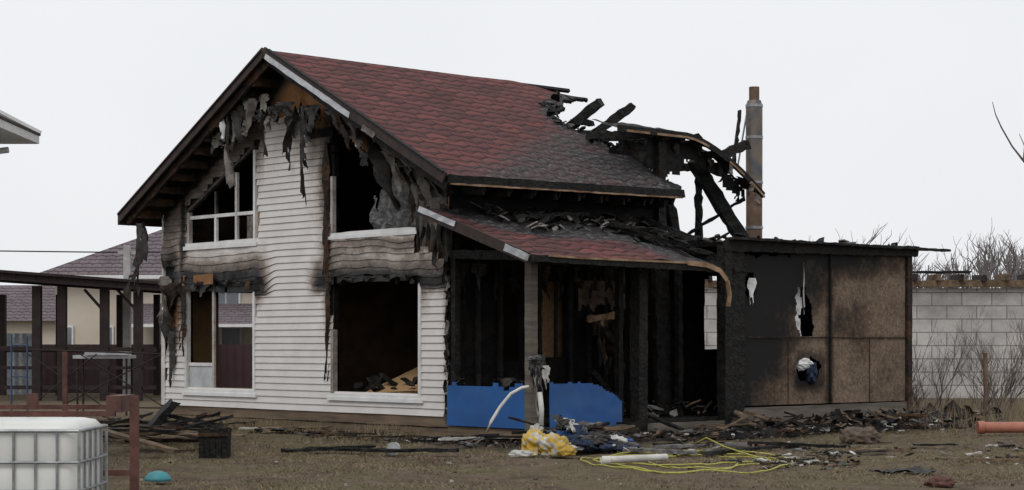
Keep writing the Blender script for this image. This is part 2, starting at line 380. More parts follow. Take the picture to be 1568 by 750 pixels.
wf.box((.0,7.70,.755),(.05,7.77,2.9),0,.42); wf.box((.0,7.77,1.25),(.05,8.68,1.32),0,.2)
wf.box((.02,7.78,.76),(.03,8.67,1.24),1)
wf.box((-.045,.95,3.80),(.06,3.6,3.885),0,.05); wf.box((-.065,.9,3.76),(-.046,3.66,3.82),0,.1)
wf.box((-.045,6.1,3.80),(.06,8.74,3.885),0,.05); wf.box((-.065,6.05,3.74),(-.046,8.8,3.82),0,.0)
wf.box((-.04,6.13,3.885),(.05,6.20,5.72),0,.12); wf.box((-.04,8.60,3.885),(.05,8.67,4.55),0,.45)
wf.box((-.01,6.2,4.40),(.05,8.60,4.47),0,.12)
wf.box((-.012,7.60,3.885),(.048,7.67,4.40),0,.1); wf.box((-.012,6.83,3.885),(.048,6.90,5.3),0,.3); 
wf.box((-.012,7.60,4.47),(.048,7.66,4.95),0,.75)
wf.box((.02,6.22,3.9),(.03,6.5,4.38),2)
wf.box((-.04,3.50,3.885),(.05,3.57,5.0),0,.45); wf.beam(L(.98,0,3.95),L(1.0,0,4.35),.08,.06,0,soot=.6)
wf.beam(L(6.16,-.02,5.78),L(8.62,-.02,4.58),.09,.06,0,seg=14,jit=.01,soot=.8)
wf.build('window_frames',house)

# ------------------------------------------------------------ roof
def pw(x,pts):
    for (a,b),(c,d) in zip(pts,pts[1:]):
        if x<=c: return b+(d-b)*(x-a)/(c-a)
    return pts[-1][1]
vmaxR=[(-.75,5.4),(.25,5.65),(1.8,5.75),(2.25,5.3),(3.,5.55),(4.,6.8),(4.76,8.0)]
def keepR(u,v): return v<pw(u,vmaxR)+.28*fb(u,v,0,2.)
def sootR(u,v):
    e=pw(u,vmaxR)-v
    s=(1-ss(.0,1.,e))*1.0
    k=v-(1.7*(u+.5)-.3)
    s=max(s,.62*ss(-1.2,1.6,k))
    if u<1.6: s=max(s,.70*ss(.8,4.5,v)*(1-ss(.9,1.8,u)))
    return s
def sagR(u,v): return -.15*ss(5.6,8.,v)*ss(3,4.75,u)+.03*fb(u,v,4,.5)*ss(3,6,v)+.08*ss(4,5.4,v)*(1-ss(-.7,.8,u))+.012*fb(u,v,9,.7)
rf=MB('shingle','char'); K=math.sqrt(1+.518**2)
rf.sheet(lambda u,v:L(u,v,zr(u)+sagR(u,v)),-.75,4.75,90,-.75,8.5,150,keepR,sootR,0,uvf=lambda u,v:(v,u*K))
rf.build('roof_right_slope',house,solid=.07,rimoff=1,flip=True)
rl=MB('shingle','char')
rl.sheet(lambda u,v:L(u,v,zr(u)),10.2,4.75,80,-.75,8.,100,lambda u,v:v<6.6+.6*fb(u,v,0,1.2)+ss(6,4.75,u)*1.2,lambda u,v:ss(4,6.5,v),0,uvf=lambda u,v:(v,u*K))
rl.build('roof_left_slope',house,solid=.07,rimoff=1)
rc=MB('foil','char')   # curled charred shingles standing on the burnt roof edge
for k in range(34):
    u=ru(1.2,4.4); v=pw(u,vmaxR)-abs(random.gauss(0,.25))
    rc.chip(L(u,v,zr(u)+sagR(u,v)+.05),ru(.06,.2),k%2,th=.02,flat=1.)
rc.build('curled_shingles',house)
bg=MB('barge','silver','char','greyfoil','tan')
bg.beam(L(4.75,-.79,7.50),L(-.76,-.79,4.65),.05,.20,0)
bg.beam(L(4.75,-.79,7.50),L(10.22,-.79,4.48),.05,.20,0)
bg.beam(L(4.66,-.825,7.40),L(1.95,-.825,5.995),.02,.11,1,seg=14,jit=.006)
bg.beam(L(1.55,-.825,5.73),L(1.2,-.825,5.55),.02,.10,3,seg=3,jit=.01)
bg.beam(L(4.6,-.80,7.53),L(-.76,-.80,4.75),.09,.03,2)
bg.beam(L(4.8,-.80,7.53),L(10.22,-.80,4.56),.09,.03,0)
bg.beam(L(-.79,-.75,4.63),L(-.79,5.42,4.70),.05,.15,2,seg=40,jit=.008)
bg.beam(L(-.80,-.7,4.545),L(-.80,5.35,4.615),.06,.03,4,seg=40,jit=.006)
bg.beam(L(10.24,-.8,4.42),L(10.24,6.,4.42),.05,.18,0)
bg.build('bargeboards',house)
ra=MB('char','char2','orange')
for v in [x*.62+.25 for x in range(13)]:
    if v<5.6: ra.beam(L(4.75,v,7.36),L(-.70,v,4.54),.06,.17,0,seg=24,jit=.008)
    if v<6.4: ra.beam(L(4.75,v,7.36),L(10.1,v,4.42),.06,.17,0,seg=24,jit=.008)
ra.beam(L(4.75,-.66,7.33),L(-.70,-.66,4.5),.06,.17,0,seg=30,jit=.012)
ra.beam(L(4.75,-.66,7.33),L(10.1,-.66,4.38),.06,.17,1,seg=30,jit=.012)
for k in range(11):
    u=5.3+k*.44; ra.beam(L(u,-.64,zr(u)-.26),L(u,.0,zr(u)-.26),.10,.16,1,jit=.015)
for k in range(9):
    u=4.2-k*.5; ra.beam(L(u,-.64,zr(u)-.24),L(u,.0,zr(u)-.24),.07,.12,0,jit=.015)
for v in [.2+.6*i for i in range(9)]:
    ra.beam(L(-.7,v,4.48),L(0,v,4.52),.06,.14,0,jit=.01)
ra.sheet(lambda u,z:L(u,-.005-.05*ss(6.,7,z),z),2.6,5.6,40,5.5,7.3,26,keep=lambda u,z:z<zr(u)-.28 and z>6.3-.25*max(0,4.2-u)+.12*fb(u,z,0,3) and not open_f(u,z,.1),soot=lambda u,z:.12+.7*ss(.7,.25,zr(u)-z)+.6*ss(3.6,2.8,u)+.25*ss(5.,5.6,u),m=2)
ra.build('rafters_and_lookouts',house)
td=MB('foil','greyfoil','siding','pvc','char2')
for k in range(14):
    u=3.3+k*.16+ru(-.05,.05); td.shred(L(u,-.2-.25*R(),6.42+.12*R()-.2*max(0,4.2-u)),(.1,1,0),ru(.18,.42),ru(1.2,2.0) if k in(5,6,9) else ru(.3,1.0),0,seed=k*3.13,curl=.10)
for k in range(8):
    u=5.7+k*.18; td.shred(L(u,-.5,zr(u)-.33),(.2,1,0),ru(.2,.4),ru(.3,.75),0 if k%3 else 1,seed=k*2.3+40,curl=.10)
td.shred(L(6.35,-.55,6.45),(.2,1,0),.24,1.5,1,seed=5.2,curl=.10,n=20,rag=.3)
td.shred(L(6.5,-.62,6.45),(.2,1,0),.16,.55,3,seed=8.2,curl=.10,n=12,rag=.3)
td.shred(L(5.35,-.4,6.75),(.3,1,0),.6,.5,1,seed=15.,curl=.10,n=16)
td.shred(L(5.05,-.45,6.45),(.3,1,0),.3,.5,1,seed=17.,curl=.10,n=16)
for k in range(13):
    u=2.95-k*.2; td.shred(L(u,-.5+.1*R(),zr(u)-.34),(.3,1,0),ru(.4,.7),ru(.6,1.1)*(1.2 if k in(5,6,7,8) else .8),(1,4,1,0)[k%4],seed=k*1.7+80,curl=.12,n=14,nw=8,lean=L(-.25,.2,0))
for k in range(8):
    u=1.0-k*.14; td.shred(L(u,-.08,5.0-.12*k),(.1,1,0),ru(.25,.45),ru(.6,1.4),(4,0,1)[k%3],seed=k*2.9+20,curl=.08)
td.shred(L(9.75,-.6,4.35),(.2,1,0),.30,1.5,0,seed=91,curl=.14,n=18); td.shred(L(9.6,-.55,4.4),(.2,1,0),.28,1.,0,seed=95,curl=.14,n=14)
td.shred(L(9.4,-.1,2.9),(.1,1,0),.4,1.2,0,seed=51,curl=.08); td.shred(L(9.2,-.12,3.0),(.1,1,0),.45,1.,4,seed=55,curl=.08); td.shred(L(9.2,-.08,2.0),(.1,1,0),.2,1.2,0,seed=57,curl=.07,rag=.2)
td.shred(L(9.45,-.12,3.2),(.1,1,0),.4,1.1,1,seed=53,curl=.08); td.shred(L(8.75,-.1,2.9),(.1,1,0),.25,1.4,4,seed=59,curl=.06)
for k in range(7): td.shred(L(8.8-k*.42+ru(-.1,.1),-.1,3.04+.03*R()),(.05,1,0),ru(.25,.6),ru(.08,.34),0 if k%3 else 4,seed=k*1.3+60,curl=.03,n=8)
for k in range(8): td.shred(L(3.6-k*.38+ru(-.12,.12),-.08,3.0+.03*R()),(.05,1,0),ru(.2,.6),ru(.06,.2),0 if k%3 else 4,seed=k*1.9+70,curl=.02,n=8)
for k in range(12): td.shred(L(.05-ru(-.05,.04),-.05,3.5-k*.27),(1,.5,0),ru(.1,.22),ru(.15,.4),(0,4,1)[k%3],seed=k*1.1+520,curl=.05,n=6)
td.shred(L(3.65,-.08,5.7),(.05,1,0),.16,2.6,4,seed=31,curl=.05,n=20,rag=.3); td.shred(L(3.62,-.08,2.95),(.05,1,0),.2,1.9,4,seed=33,curl=.06,n=18,rag=.3)
td.shred(L(3.66,-.09,4.5),(.05,1,0),.10,1.4,0,seed=36,curl=.05,n=18,rag=.3)
td.build('torn_cladding',house,smooth=True)
oc=MB('orange','char2')
oc.sheet(lambda u,z:L(u,-.09,z+.02*fb(u,z,0,3)),7.6,8.9,26,2.98,3.2,8,keep=lambda u,z:fb(u,z,0,3)>-.3,soot=lambda u,z:.28,m=0)
oc.sheet(lambda u,z:L(u,-.03,z),9.05,9.6,12,2.1,2.9,18,keep=lambda u,z:fb(u,z,5,3)>-.15,soot=lambda u,z:.3,m=0)
oc.sheet(lambda u,z:L(u,-.02,z),.02,.4,14,3.3,4.8,34,keep=lambda u,z:fb(u,z,5,3)>.05,soot=lambda u,z:.35,m=0)
oc.build('exposed_scorched_boards',house)

# ------------------------------------------------------------ walls / interior
wl=MB('black','interior','osb','char2')
def swhole(v,z):
    if 1.25<v<1.8 and 1.42<z<2.9: return True
    if 2.24<v<2.95 and 1.45<z<2.92: return True
    if 6.9<v<7.45 and 1.6<z<3.15+.2*fb(v,z,0,4): return True
    if v>5.75 and z>3.62+.2*fb(v,z,0,3): return True
    if v<5.75 and z>4.95: return True
    return False
wl.sheet(lambda v,z:L(.005+.03*fb(v,z,0,2.5),v,z),.0,10.,140,.3,4.96,64,keep=lambda v,z:not swhole(v,z),m=0)
wl.build('side_wall',house,solid=.1)
iw=MB('interior','black','osb')
iw.box(L(.1,.16,.28),L(9.6,10.,.36),0)
iw.box(L(.15,.18,3.18),L(9.55,5.5,3.36),0)
iw.box(L(.15,4.6,.36),L(9.5,4.7,3.18),0)
iw.box(L(4.9,.18,.36),L(5.0,4.6,3.18),0)
iw.box(L(.2,3.2,3.37),L(9.4,3.3,4.7),1); iw.box(L(2.2,3.2,4.7),L(7.3,3.3,5.9),1); iw.box(L(4.9,.3,3.37),L(5.,3.2,6.8),1)
iw.box(L(.15,9.9,.3),L(1.9,10.,3.4),1); iw.box(L(4.2,9.9,.3),L(9.6,10.,3.4),1)
iw.build('interior_partitions',house)
lw=MB('osb','beige')
lw.sheet(lambda v,z:L(9.62,v,z),.17,10,80,.3,4.6,40,keep=lambda v,z:not(1.42<v<3.0 and .74<z<2.93),soot=lambda v,z:.12+.6*ss(2.4,3.,z)+.3*ss(3,6,v))
lw.build('far_side_wall',house,solid=.12)
it=MB('greyfoam','osb','char')
it.sheet(lambda u,z:L(u,.45+.2*fb(u,z,0,2.5),z),.6,2.8,44,3.4,5.4,38,keep=lambda u,z:z<4.6+.35*fb(u,z,0,1.6)+.25*(u-1) and fb(u,z,4,1.3)>-.4,m=0)
it.poly([L(.9,.25,.86),L(2.9,.25,.76),L(2.7,1.5,1.28),L(.9,1.6,1.33)],1,.12); it.poly([L(.9,.25,.83),L(2.9,.25,.73),L(2.7,1.5,1.25),L(.9,1.6,1.30)],1,.12)
it.box(L(.3,4.50,.36),L(2.6,4.58,2.3),1,.25)
for k in range(26): it.chip(L(ru(1.,3.2),ru(.3,.9),ru(.78,.98)),ru(.08,.28),2,th=.03,flat=.7)
for k in range(8):
    u=ru(1.1,3.2); it.beam(L(u,ru(.3,.8),.7),L(u+ru(-.9,.9),ru(.5,1.4),ru(.9,1.25)),.12,.05,2,jit=.015)
it.build('interior_rubble',house)

st=MB('char','char2','foil','foam','osb','tan')
for v in [.12,.62,1.17,1.88,2.17,3.0,3.5,3.95,4.5,5.1,5.6]:
    st.beam(L(-.05,v,.36),L(-.05,v,3.65),.09,.07,0,jit=.008)
for k in range(7):
    st.beam(L(-.04,3.2+R()*2.4,ru(.6,3.3)),L(-.06,3.2+R()*2.4,ru(.6,3.3)),.04,.03,0,jit=.01)
for zz in (3.75,4.15,4.5): st.beam(L(-.04,.0,zz),L(-.04,5.6,zz),.05,.10,0,seg=40,jit=.01)
st.beam(L(-.02,5.52,3.4),L(-.02,5.52,5.85),.2,.2,0,jit=.012)
st.sheet(lambda v,z:L(-.09+.04*fb(v,z,0,4),v,z),3.15,4.5,36,2.35,2.95,18,keep=lambda v,z:z>2.45+.15*fb(v,z,0,4),m=3)
st.box(L(.25,2.1,1.3),L(.28,3.15,3.0),4,.35); st.box(L(-.03,2.62,1.45),L(.02,2.68,2.92),0)
st.beam(L(-.4,3.15,2.2),L(-.4,4.1,2.3),.10,.12,5,jit=.02); 
for k in range(7): st.shred(L(-.42,3.3+k*.12,2.2),(1,0,0),ru(.15,.3),ru(.3,1.2),(1,2,5,2)[k%4],seed=k+200.,curl=.12,n=10)
for k in range(12): st.shred(L(-.1,.2+k*.42,3.2),(1,0,0),ru(.1,.4),ru(.2,.9),(0,2,1)[k%3],seed=k*1.3+230.,curl=.08,n=10)
st.beam(L(-.5,3.4,2.0),L(-.5,3.95,1.2),.22,.06,1,jit=.03); st.beam(L(-.7,3.9,.4),L(-.3,3.3,1.2),.2,.1,0,jit=.03)
st.build('charred_studs',house)

# ------------------------------------------------------------ porch
pr=MB('shingle','char')
def pz(u,v): return 4.16+.332*u-.05*ss(2.5,4.3,v)*1+.04*fb(u,v,3,1.)+.02*nz(u,v,7,4)
def pkeep(u,v):
    if v>4.25+.25*fb(u,v,0,2): return False
    if v>3.1+(-u)*.42+.3*fb(u,v,1,2): return False
    if u>-1.0 and v>.8 and fb(u,v,2,1.5)>.35: return False
    return True
def psoot(u,v): return max(.9*ss(-2.2,-1.2,u)*ss(-.1,.8,v+.55*(u+1.6)),.9*ss(2.0,3.8,v),.28)
pr.sheet(lambda u,v:L(u,v,pz(u,v)),-2.84,.0,50,-.7,5.4,110,pkeep,psoot,0,uvf=lambda u,v:(v,u*1.05))
pr.build('porch_roof',house,solid=.05,rimoff=1,flip=True)
pc=MB('char','barge','silver','deckwood','char2','tan','basewood','osb')
pc.beam(L(.0,-.73,4.12),L(-2.86,-.73,3.17),.05,.18,1); pc.beam(L(-2.3,-.76,3.37),L(-2.88,-.76,3.17),.03,.12,2,seg=5,jit=.006); pc.beam(L(-.0,-.76,4.15),L(-1.0,-.76,3.82),.03,.10,2,seg=6,jit=.006)
for k in range(10):
    v=-.4+k*.62; pc.beam(L(.0,v,4.04),L(-2.8 if k<8 else -2.3,v,3.12),.06,.14,0,seg=22,jit=.01)
pc.beam(L(-2.2,-.1,3.2),L(-2.2,5.6,3.2),.14,.18,0,seg=45,jit=.012)
pc.beam(L(0,.02,3.35),L(-2.2,.02,3.25),.12,.16,0,jit=.012)
pc.beam(L(-2.86,-.7,3.17),L(-2.86,4.2,3.11),.04,.12,0,seg=36,jit=.008)
pc.beam(L(-2.2,-.05,.1),L(-2.2,-.05,3.15),.16,.16,3,jit=.004)
pc.beam(L(-2.2,2.66,.1),L(-2.2,2.66,3.15),.22,.22,0,jit=.006)
pc.beam(L(-2.2,5.02,.1),L(-2.2,5.02,3.6),.20,.22,0,jit=.006); pc.beam(L(-2.18,5.35,.1),L(-2.18,5.35,3.6),.42,.14,0,jit=.008)
pc.beam(L(-.1,.03,.4),L(-.1,.03,3.3),.12,.12,0,jit=.01)
pc.box(L(-2.15,.05,.26),L(0,5.0,.33),0); 
pc.beam(L(.0,-.03,.14),L(-2.28,-.03,.14),.06,.17,6,seg=10,jit=.004); pc.beam(L(-2.27,.0,.15),L(-2.27,5.5,.15),.06,.22,3,seg=24,jit=.005)
pc.beam(L(-2.0,.1,.0),L(-2.0,5.,.0),.2,.2,0)
for v in (2.95,3.25,4.6): pc.beam(L(-1.4,v,.35),L(-1.4,v,3.2),.12,.12,0,jit=.012)
pc.beam(L(-1.2,4.4,.4),L(-1.1,4.4,3.3),.4,.1,0,jit=.02)
pc.build('porch_frame',house)
bp=MB('blue','char')
bp.sheet(lambda u,z:L(u,-.095+.015*fb(u,z,0,.8),z),-2.12,-.02,30,.24,1.03,12,keep=lambda u,z:not(z>.99+.1*nz(u,0,0,4) ))
def bk(v,z): return z<1.05-.02*v-(max(0,v-1.3)**1.3)*.42+.03*nz(v,3,0,6) and not (v>1.95 and z<.3)
bp.sheet(lambda v,z:L(-2.31+.02*fb(v,z,0,1.),v,z),.30,2.1,60,.25,1.08,28,keep=bk)
bp.build('porch_blue_panels',house,solid=.012)
bpt=MB('char','foil'); 
for k in range(9): bpt.chip(L(ru(-2.0,-.1),-.02,1.04),ru(.05,.16),0,th=.03,flat=.9)
bpt.shred(L(-1.6,-.12,1.12),(0,1,0),.3,.2,1,seed=611,curl=.06,n=6); bpt.build('porch_rail_rubble',house)
tr=MB('tan','silver')
pts=[L(-2.9,-.3+.0,3.22)]+[L(-2.9,v,3.2) for v in (.5,1.5,2.5,3.2)]+[L(-2.92,3.7,3.17),L(-2.93,4.05,3.08),L(-2.94,4.25,2.9),L(-2.94,4.32,2.62),L(-2.92,4.3,2.42)]
for a,b in zip(pts,pts[1:]): tr.beam(a,b,.02,.035 if a.x<3 else .09,0)
tr.build('bent_gutter_strip',house)
rb=MB('char','ash','brownchip','foil','greyfoil')
for k in range(110):
    v=ru(.6,4.6); u=-abs(random.gauss(0,.55)); 
    if u<-2: continue
    rb.chip(L(u-.02,v,4.18+.332*u+ru(0,.1)),ru(.06,.24),random.choice((0,0,0,1,0,3)),th=.03,flat=.7)
for k in range(12):
    v=ru(2.2,5.0); rb.beam(L(-.1,v,4.1+ru(-.1,.15)),L(ru(-2.2,-1.),v+ru(.0,1.2),ru(3.3,3.75)),.1,.08,0,jit=.02)
rb.beam(L(-.6,1.0,4.05),L(-.3,3.2,4.22),.1,.08,0,jit=.02)
for k in range(7): rb.chip(L(-1.5+ru(-.25,.25),.9+ru(-.4,.4),3.78+ru(0,.08)),ru(.1,.2),4,th=.02,flat=.6)
for k in range(80):
    v=5.+6.*R()**2; rb.chip(L(ru(-2.2,0),v,3.74+ru(-.03,.06)),ru(.05,.3),random.choice((0,0,0,0,1)),th=.03,flat=.6)
rb.chip(L(-2.1,8.8,3.77),.35,1,th=.03,flat=.05)
for k in range(60): rb.chip(L(ru(-2.1,-.2),ru(2.9,5.2),.36+ru(0,.2)),ru(.06,.25),random.choice((0,0,1,2)),th=.03,flat=.8)
rb.build('roof_rubble',house)

# ------------------------------------------------------------ rear dormer remains
dm=MB('char','tan','greyfoil','shingle','foil')
def dz(v): return 5.97-1.05*max(0,(v-6.)/2.4)**1.6
dm.sheet(lambda v,u:L(u,v,dz(v)+.28*(u+.25)+.04*fb(u,v,0,2)),4.05,8.45,60,-.28,.45,8,keep=lambda v,u:fb(u,v,2,2.2)<.5 and u<.35+.3*nz(v,0,0,2),m=0)
vv=[4.05+i*.22 for i in range(21)]
for a,b in zip(vv,vv[1:]):
    dm.beam(L(-.3,a,dz(a)-.03),L(-.3,b,dz(b)-.03),.04,.13,0,seg=1,jit=.0)
    if nz(a,2,0,1.5)<.25: dm.beam(L(-.33,a,dz(a)-.065),L(-.33,b,dz(b)-.065),.02,.045,1)
dm.sheet(lambda v,z:L(1.0+.1*fb(v,z,0,2),v,z),5.0,7.4,46,4.2,6.02,32,keep=lambda v,z:z<5.95+.1*fb(v,z,0,3)-max(0,5.5-v)*.8 and not(v>6.3+.25*fb(v,z,1,2) and z<5.6+.25*fb(v,z,3,2)-.15*(v-6.3)),m=0)
dm.sheet(lambda v,z:L(.0+.03*fb(v,z,0,2),v,z),5.2,8.2,50,4.6,5.95,24,keep=lambda v,z:z<dz(v)-.08 and z>dz(v)-.34-.4*ss(7,5.5,v)+.26*fb(v,z,0,3),m=0)
for k in range(6):
    v=5.0+k*.5; dm.beam(L(-.25,v,dz(v)-.08),L(1.6,v+.1,dz(v)+.05),.09,.15,0,jit=.015)
dm.shred(L(-.3,8.25,dz(8.25)),(1,.2,0),.3,.4,2,seed=300,curl=.1); dm.shred(L(-.3,8.05,dz(8.05)),(1,.2,0),.3,.35,2,seed=303,curl=.1); dm.shred(L(-.3,7.4,dz(7.4)),(1,.2,0),.4,.35,2,seed=306,curl=.1)
for k in range(10): dm.shred(L(-.2+R()*.4,5.7+k*.27,dz(5.7+k*.27)-.08),(1,.2,0),.2,ru(.1,.35),4,seed=310+k,curl=.08,n=6)
def CB(X0,Y0,z0,X1,Y1,z1,w,h=None,m=0,j=.02): dm.beam(W(X0,Y0,z0),W(X1,Y1,z1),w,h or w,m,jit=j)
CB(.95,41.4,6.22,1.95,41,6.98,.19); CB(1.75,41,6.25,2.60,41,6.87,.18)
CB(1.3,41.2,6.55,1.75,41,6.5,.12); CB(1.1,41,6.3,2.6,40.5,6.2,.12)
CB(3.83,40,5.6,5.0,40.2,3.75,.32,.24); CB(3.97,40.3,6.15,3.97,40.3,3.6,.11,.13); CB(4.32,40,5.66,5.02,40.2,5.98,.2,.2)
CB(3.5,40.1,3.9,4.92,40.3,4.8,.06); CB(3.15,39.6,5.1,3.5,39.8,3.7,.22,.18); CB(3.9,40,5.45,4.5,40.1,5.3,.1)
CB(3.2,39.,3.85,5.1,40.5,3.82,.25,.12)
CB(4.85,41.6,5.6,5.05,41.9,6.9,.06,m=0)
dm.build('burnt_dormer_frame',house)

cp=W(5.37,42,0); ch=MB('stove','rustpipe','galv')
def zc_(z): return (cp.x,cp.y,z)
ch.tube([zc_(5.3),zc_(6.3),zc_(7.0)],.185,0,20); ch.tube([zc_(7.0),zc_(7.12)],[.185,.15],0,20); ch.tube([zc_(7.12),zc_(7.42)],.115,1,16)
ch.tube([zc_(.3),zc_(3.),zc_(5.3)],.18,1,20)
for zz in (5.3,6.3,7.0,4.3): ch.tube([zc_(zz-.03),zc_(zz+.03)],.195,2,20)
ch.tube([(cp.x-.2,cp.y+.3,5.7),(cp.x-.12,cp.y+.12,6.8)],.02,2,6)
ch.build('stove_chimney',house,smooth=False)

# ------------------------------------------------------------ extension
def ehole(v,z):
    if 1.87<z<2.85 and abs(v-7.42-.15*(2.3-z)+.06*nz(z,2,0,5))<.27*(1-abs(z-2.2)/1.0)+.08*nz(z,0,0,7)+.02: return True
    if ((v-7.6)/.42)**2+((z-1.2)/.25)**2<1+.7*nz(v,z,0,6): return True
    if 5.6<v<5.95 and 2.62<z<3.1 and abs(v-5.78)<.12+.08*nz(z,0,0,8): return True
    if z>3.45+.1*fb(v,z,0,3) and v<7: return True
    return False
def esoot(v,z):
    g=v-5.6+(2.0-z)*.75
    s=1.0*ss(3.3,.6,g)
    s=max(s,.95*ss(2.6,3.5,z)*(1-.35*ss(9,10.5,v)))
    s=max(s,.58*ss(1.1,.1,math.hypot((v-8.9)/1.5,(z-2.2)/.85)))
    s=max(s,.75*ss(1.,.3,abs(z-1.2)/.7)*ss(1.,.4,abs(v-7.6)/.8))
    s=max(s,.7*ss(.6,.1,abs(v-7.4))*ss(1.5,2.,z)*ss(3.3,2.8,z))
    s=max(s,.7*ss(.35,.0,abs(v-8.24)))
    s=max(s,.45*ss(.25,.0,abs(z-1.85)))
    s=max(s,.4*ss(10.4,10.9,v),.30)
    return s
ew=MB('osbdark','char')
ew.sheet(lambda v,z:L(-2.2,v,z),5.6,8.225,90,.52,3.6,100,keep=lambda v,z:not ehole(v,z),soot=esoot)
ew.sheet(lambda v,z:L(-2.215,v,z),8.255,10.8,80,.52,3.6,90,soot=esoot)
ew.build('extension_osb_wall',house,solid=.02,rimoff=1)
ef=MB('char','deckwood','char2','insul','navy','black','basewood')
ef.beam(L(-2.17,10.9,.1),L(-2.17,10.9,3.6),.16,.2,2,jit=.005); ef.beam(L(-2.2,5.55,.31),L(-2.2,10.98,.33),.10,.34,1,seg=20,jit=.006); ef.beam(L(-2.17,5.6,.06),L(-2.17,10.9,.06),.1,.12,0)
ef.beam(L(-2.225,8.24,.52),L(-2.225,8.24,3.58),.04,.05,0,jit=.003)
ef.beam(L(-2.226,5.7,1.85),L(-2.226,10.8,1.85),.012,.02,2,seg=20,jit=.003)
ef.beam(L(-2.226,9.55,.52),L(-2.226,9.55,1.84),.012,.012,2)
ef.beam(L(-2.226,6.9,.52),L(-2.226,6.9,1.84),.012,.012,2)
ef.box(L(-2.3,5.3,3.62),L(2.5,11.05,3.70),5)
ef.beam(L(-2.3,4.9,3.60),L(-2.3,11.1,3.69),.06,.22,0,seg=50,jit=.012); ef.beam(L(-2.36,5.0,3.74),L(-2.36,12.1,3.74),.24,.05,0,seg=60,jit=.008)
ef.box(L(-2.1,10.85,.1),L(2.4,10.95,3.6),5); ef.box(L(-2.1,5.7,.25),L(0,10.8,.33),5)
ef.sheet(lambda v,z:L(-2.08+.06*fb(v,z,0,4),v,z),7.0,7.85,14,1.8,2.95,16,keep=lambda v,z:v<7.5+.1*nz(v,z,0,5),m=3)
ef.lump(L(-2.2,7.65,1.15),.26,.12,.22,4,seed=3); ef.lump(L(-2.2,7.4,1.32),.2,.1,.12,3,seed=8)
ef.shred(L(-2.26,7.35,3.35),(1,0,0),.05,1.0,3,seed=77,curl=.03,n=10,nw=2,rag=.3)
ef.shred(L(-2.24,5.78,3.),(1,0,0),.18,.5,3,seed=79,curl=.05,n=8)
ef.build('extension_frame',house)

# ------------------------------------------------------------ ground
xs=[-900,-300,-120,-60,-35,-22]+[-16+.3*i for i in range(107)]+[22,35,60,120,300,900]
ys=[-60,0,10,16]+[18+.3*i for i in range(84)]+[46,55,70,100,160,300,700,1500]
gr=MB('ground')
def gh(x,y):
    f=ss(16,20,y)*(1-ss(43,48,y))*ss(-20,-14,x)*(1-ss(16,20,x))
    return f*(.06*fb(x,y,0,.45)+.035*fb(x,y,2,1.7))-.02
def uvw(x,y):
    dx,dy=x-OX,y-OY; return -SA*dx+CA*dy, CA*dx+SA*dy
def gs(x,y):
    u,v=uvw(x,y)
    if u<0 : d=max(-2.3-u,-.3-v,v-11.5)
    else: d=max(-v,u-9.7,v-11)
    return max(0,1-max(0,d)/((3.4 if u<-1.5 else 2.4) if v>-.5 or u<0 else 1.1))*.95
idx=[[gr.vt((x,y,gh(x,y)),gs(x,y)) for x in xs] for y in ys]
for j in range(len(ys)-1):
    for i in range(len(xs)-1): gr.fc((idx[j][i],idx[j][i+1],idx[j+1][i+1],idx[j+1][i]))
gr.build('ground',smooth=True)
gb=MB('straw','green')
for k in range(130000):
    y=ru(20.5,38) ; x=ru(-.32,.33)*y
    den=fb(x,y,4,.4)+.5*fb(x,y,8,1.6)
    if gs(x,y)>.45 and R()>.12: continue
    if den<R()*1.1-.55: continue
    h=ru(.012,.05)*(1.6 if den>.5 else 1); a=ru(0,6.28); w=ru(.004,.009)
    if abs(x+3.2)<2.4 and 33<y<37.5: h*=2.4
    zg=gh(x,y); dx,dy=math.cos(a)*w,math.sin(a)*w
    m=0 if R()<.7 else 1
    gb.fc((gb.vt((x-dx,y-dy,zg)),gb.vt((x+dx,y+dy,zg)),gb.vt((x+ru(-.07,.07),y+ru(-.05,.05),zg+h))),m)
for k in range(3200):
    u=ru(.2,9.8); v=-abs(random.gauss(.25,.3)); X=OX-SA*u+CA*v; Y=OY+CA*u+SA*v
    if fb(u,0,0,1.2)<-.15: continue
    h=ru(.08,.30); a=ru(0,6.28); w=.007; zg=gh(X,Y)
    gb.fc((gb.vt((X-w,Y,zg)),gb.vt((X+w,Y,zg)),gb.vt((X+ru(-.12,.12),Y+ru(-.12,.12),zg+h))),0)
gb.build('grass')

# ------------------------------------------------------------ debris
def G(x,y,z=0.):
    Y=4930./(y-528.); return ((x-784.)/2900.*Y,Y,z)
db=MB('char','ash','brownchip','sack','char2','foil','greycloth','ground')
def loc(u0,u1,v0,v1):
    def f():
        u=ru(u0,u1); v=ru(v0,v1); return OX-SA*u+CA*v,OY+CA*u+SA*v
    return f
def mound(cu,cv,ru_,rv,h,seed,m=0):
    def P(a,b):
        u=cu+a*ru_; v=cv+b*rv; X=OX-SA*u+CA*v; Y=OY+CA*u+SA*v
        return (X,Y,gh(X,Y)-.03+h*max(0,1-a*a-b*b)*(.8+.9*fb(a*2+seed,b*2*rv,0,1.4))+.04*fb(X,Y,seed,5))
    db.sheet(P,-1,1,26,-1,1,60,keep=lambda a,b:a*a+b*b<1.02,m=m)
mound(-2.95,8.6,.75,3.4,.30,1.); mound(-3.1,4.6,.7,1.7,.20,4.); mound(-2.8,11.6,.9,1.1,.42,7.,4); mound(-3.3,2.1,.6,1.2,.12,9.,4)
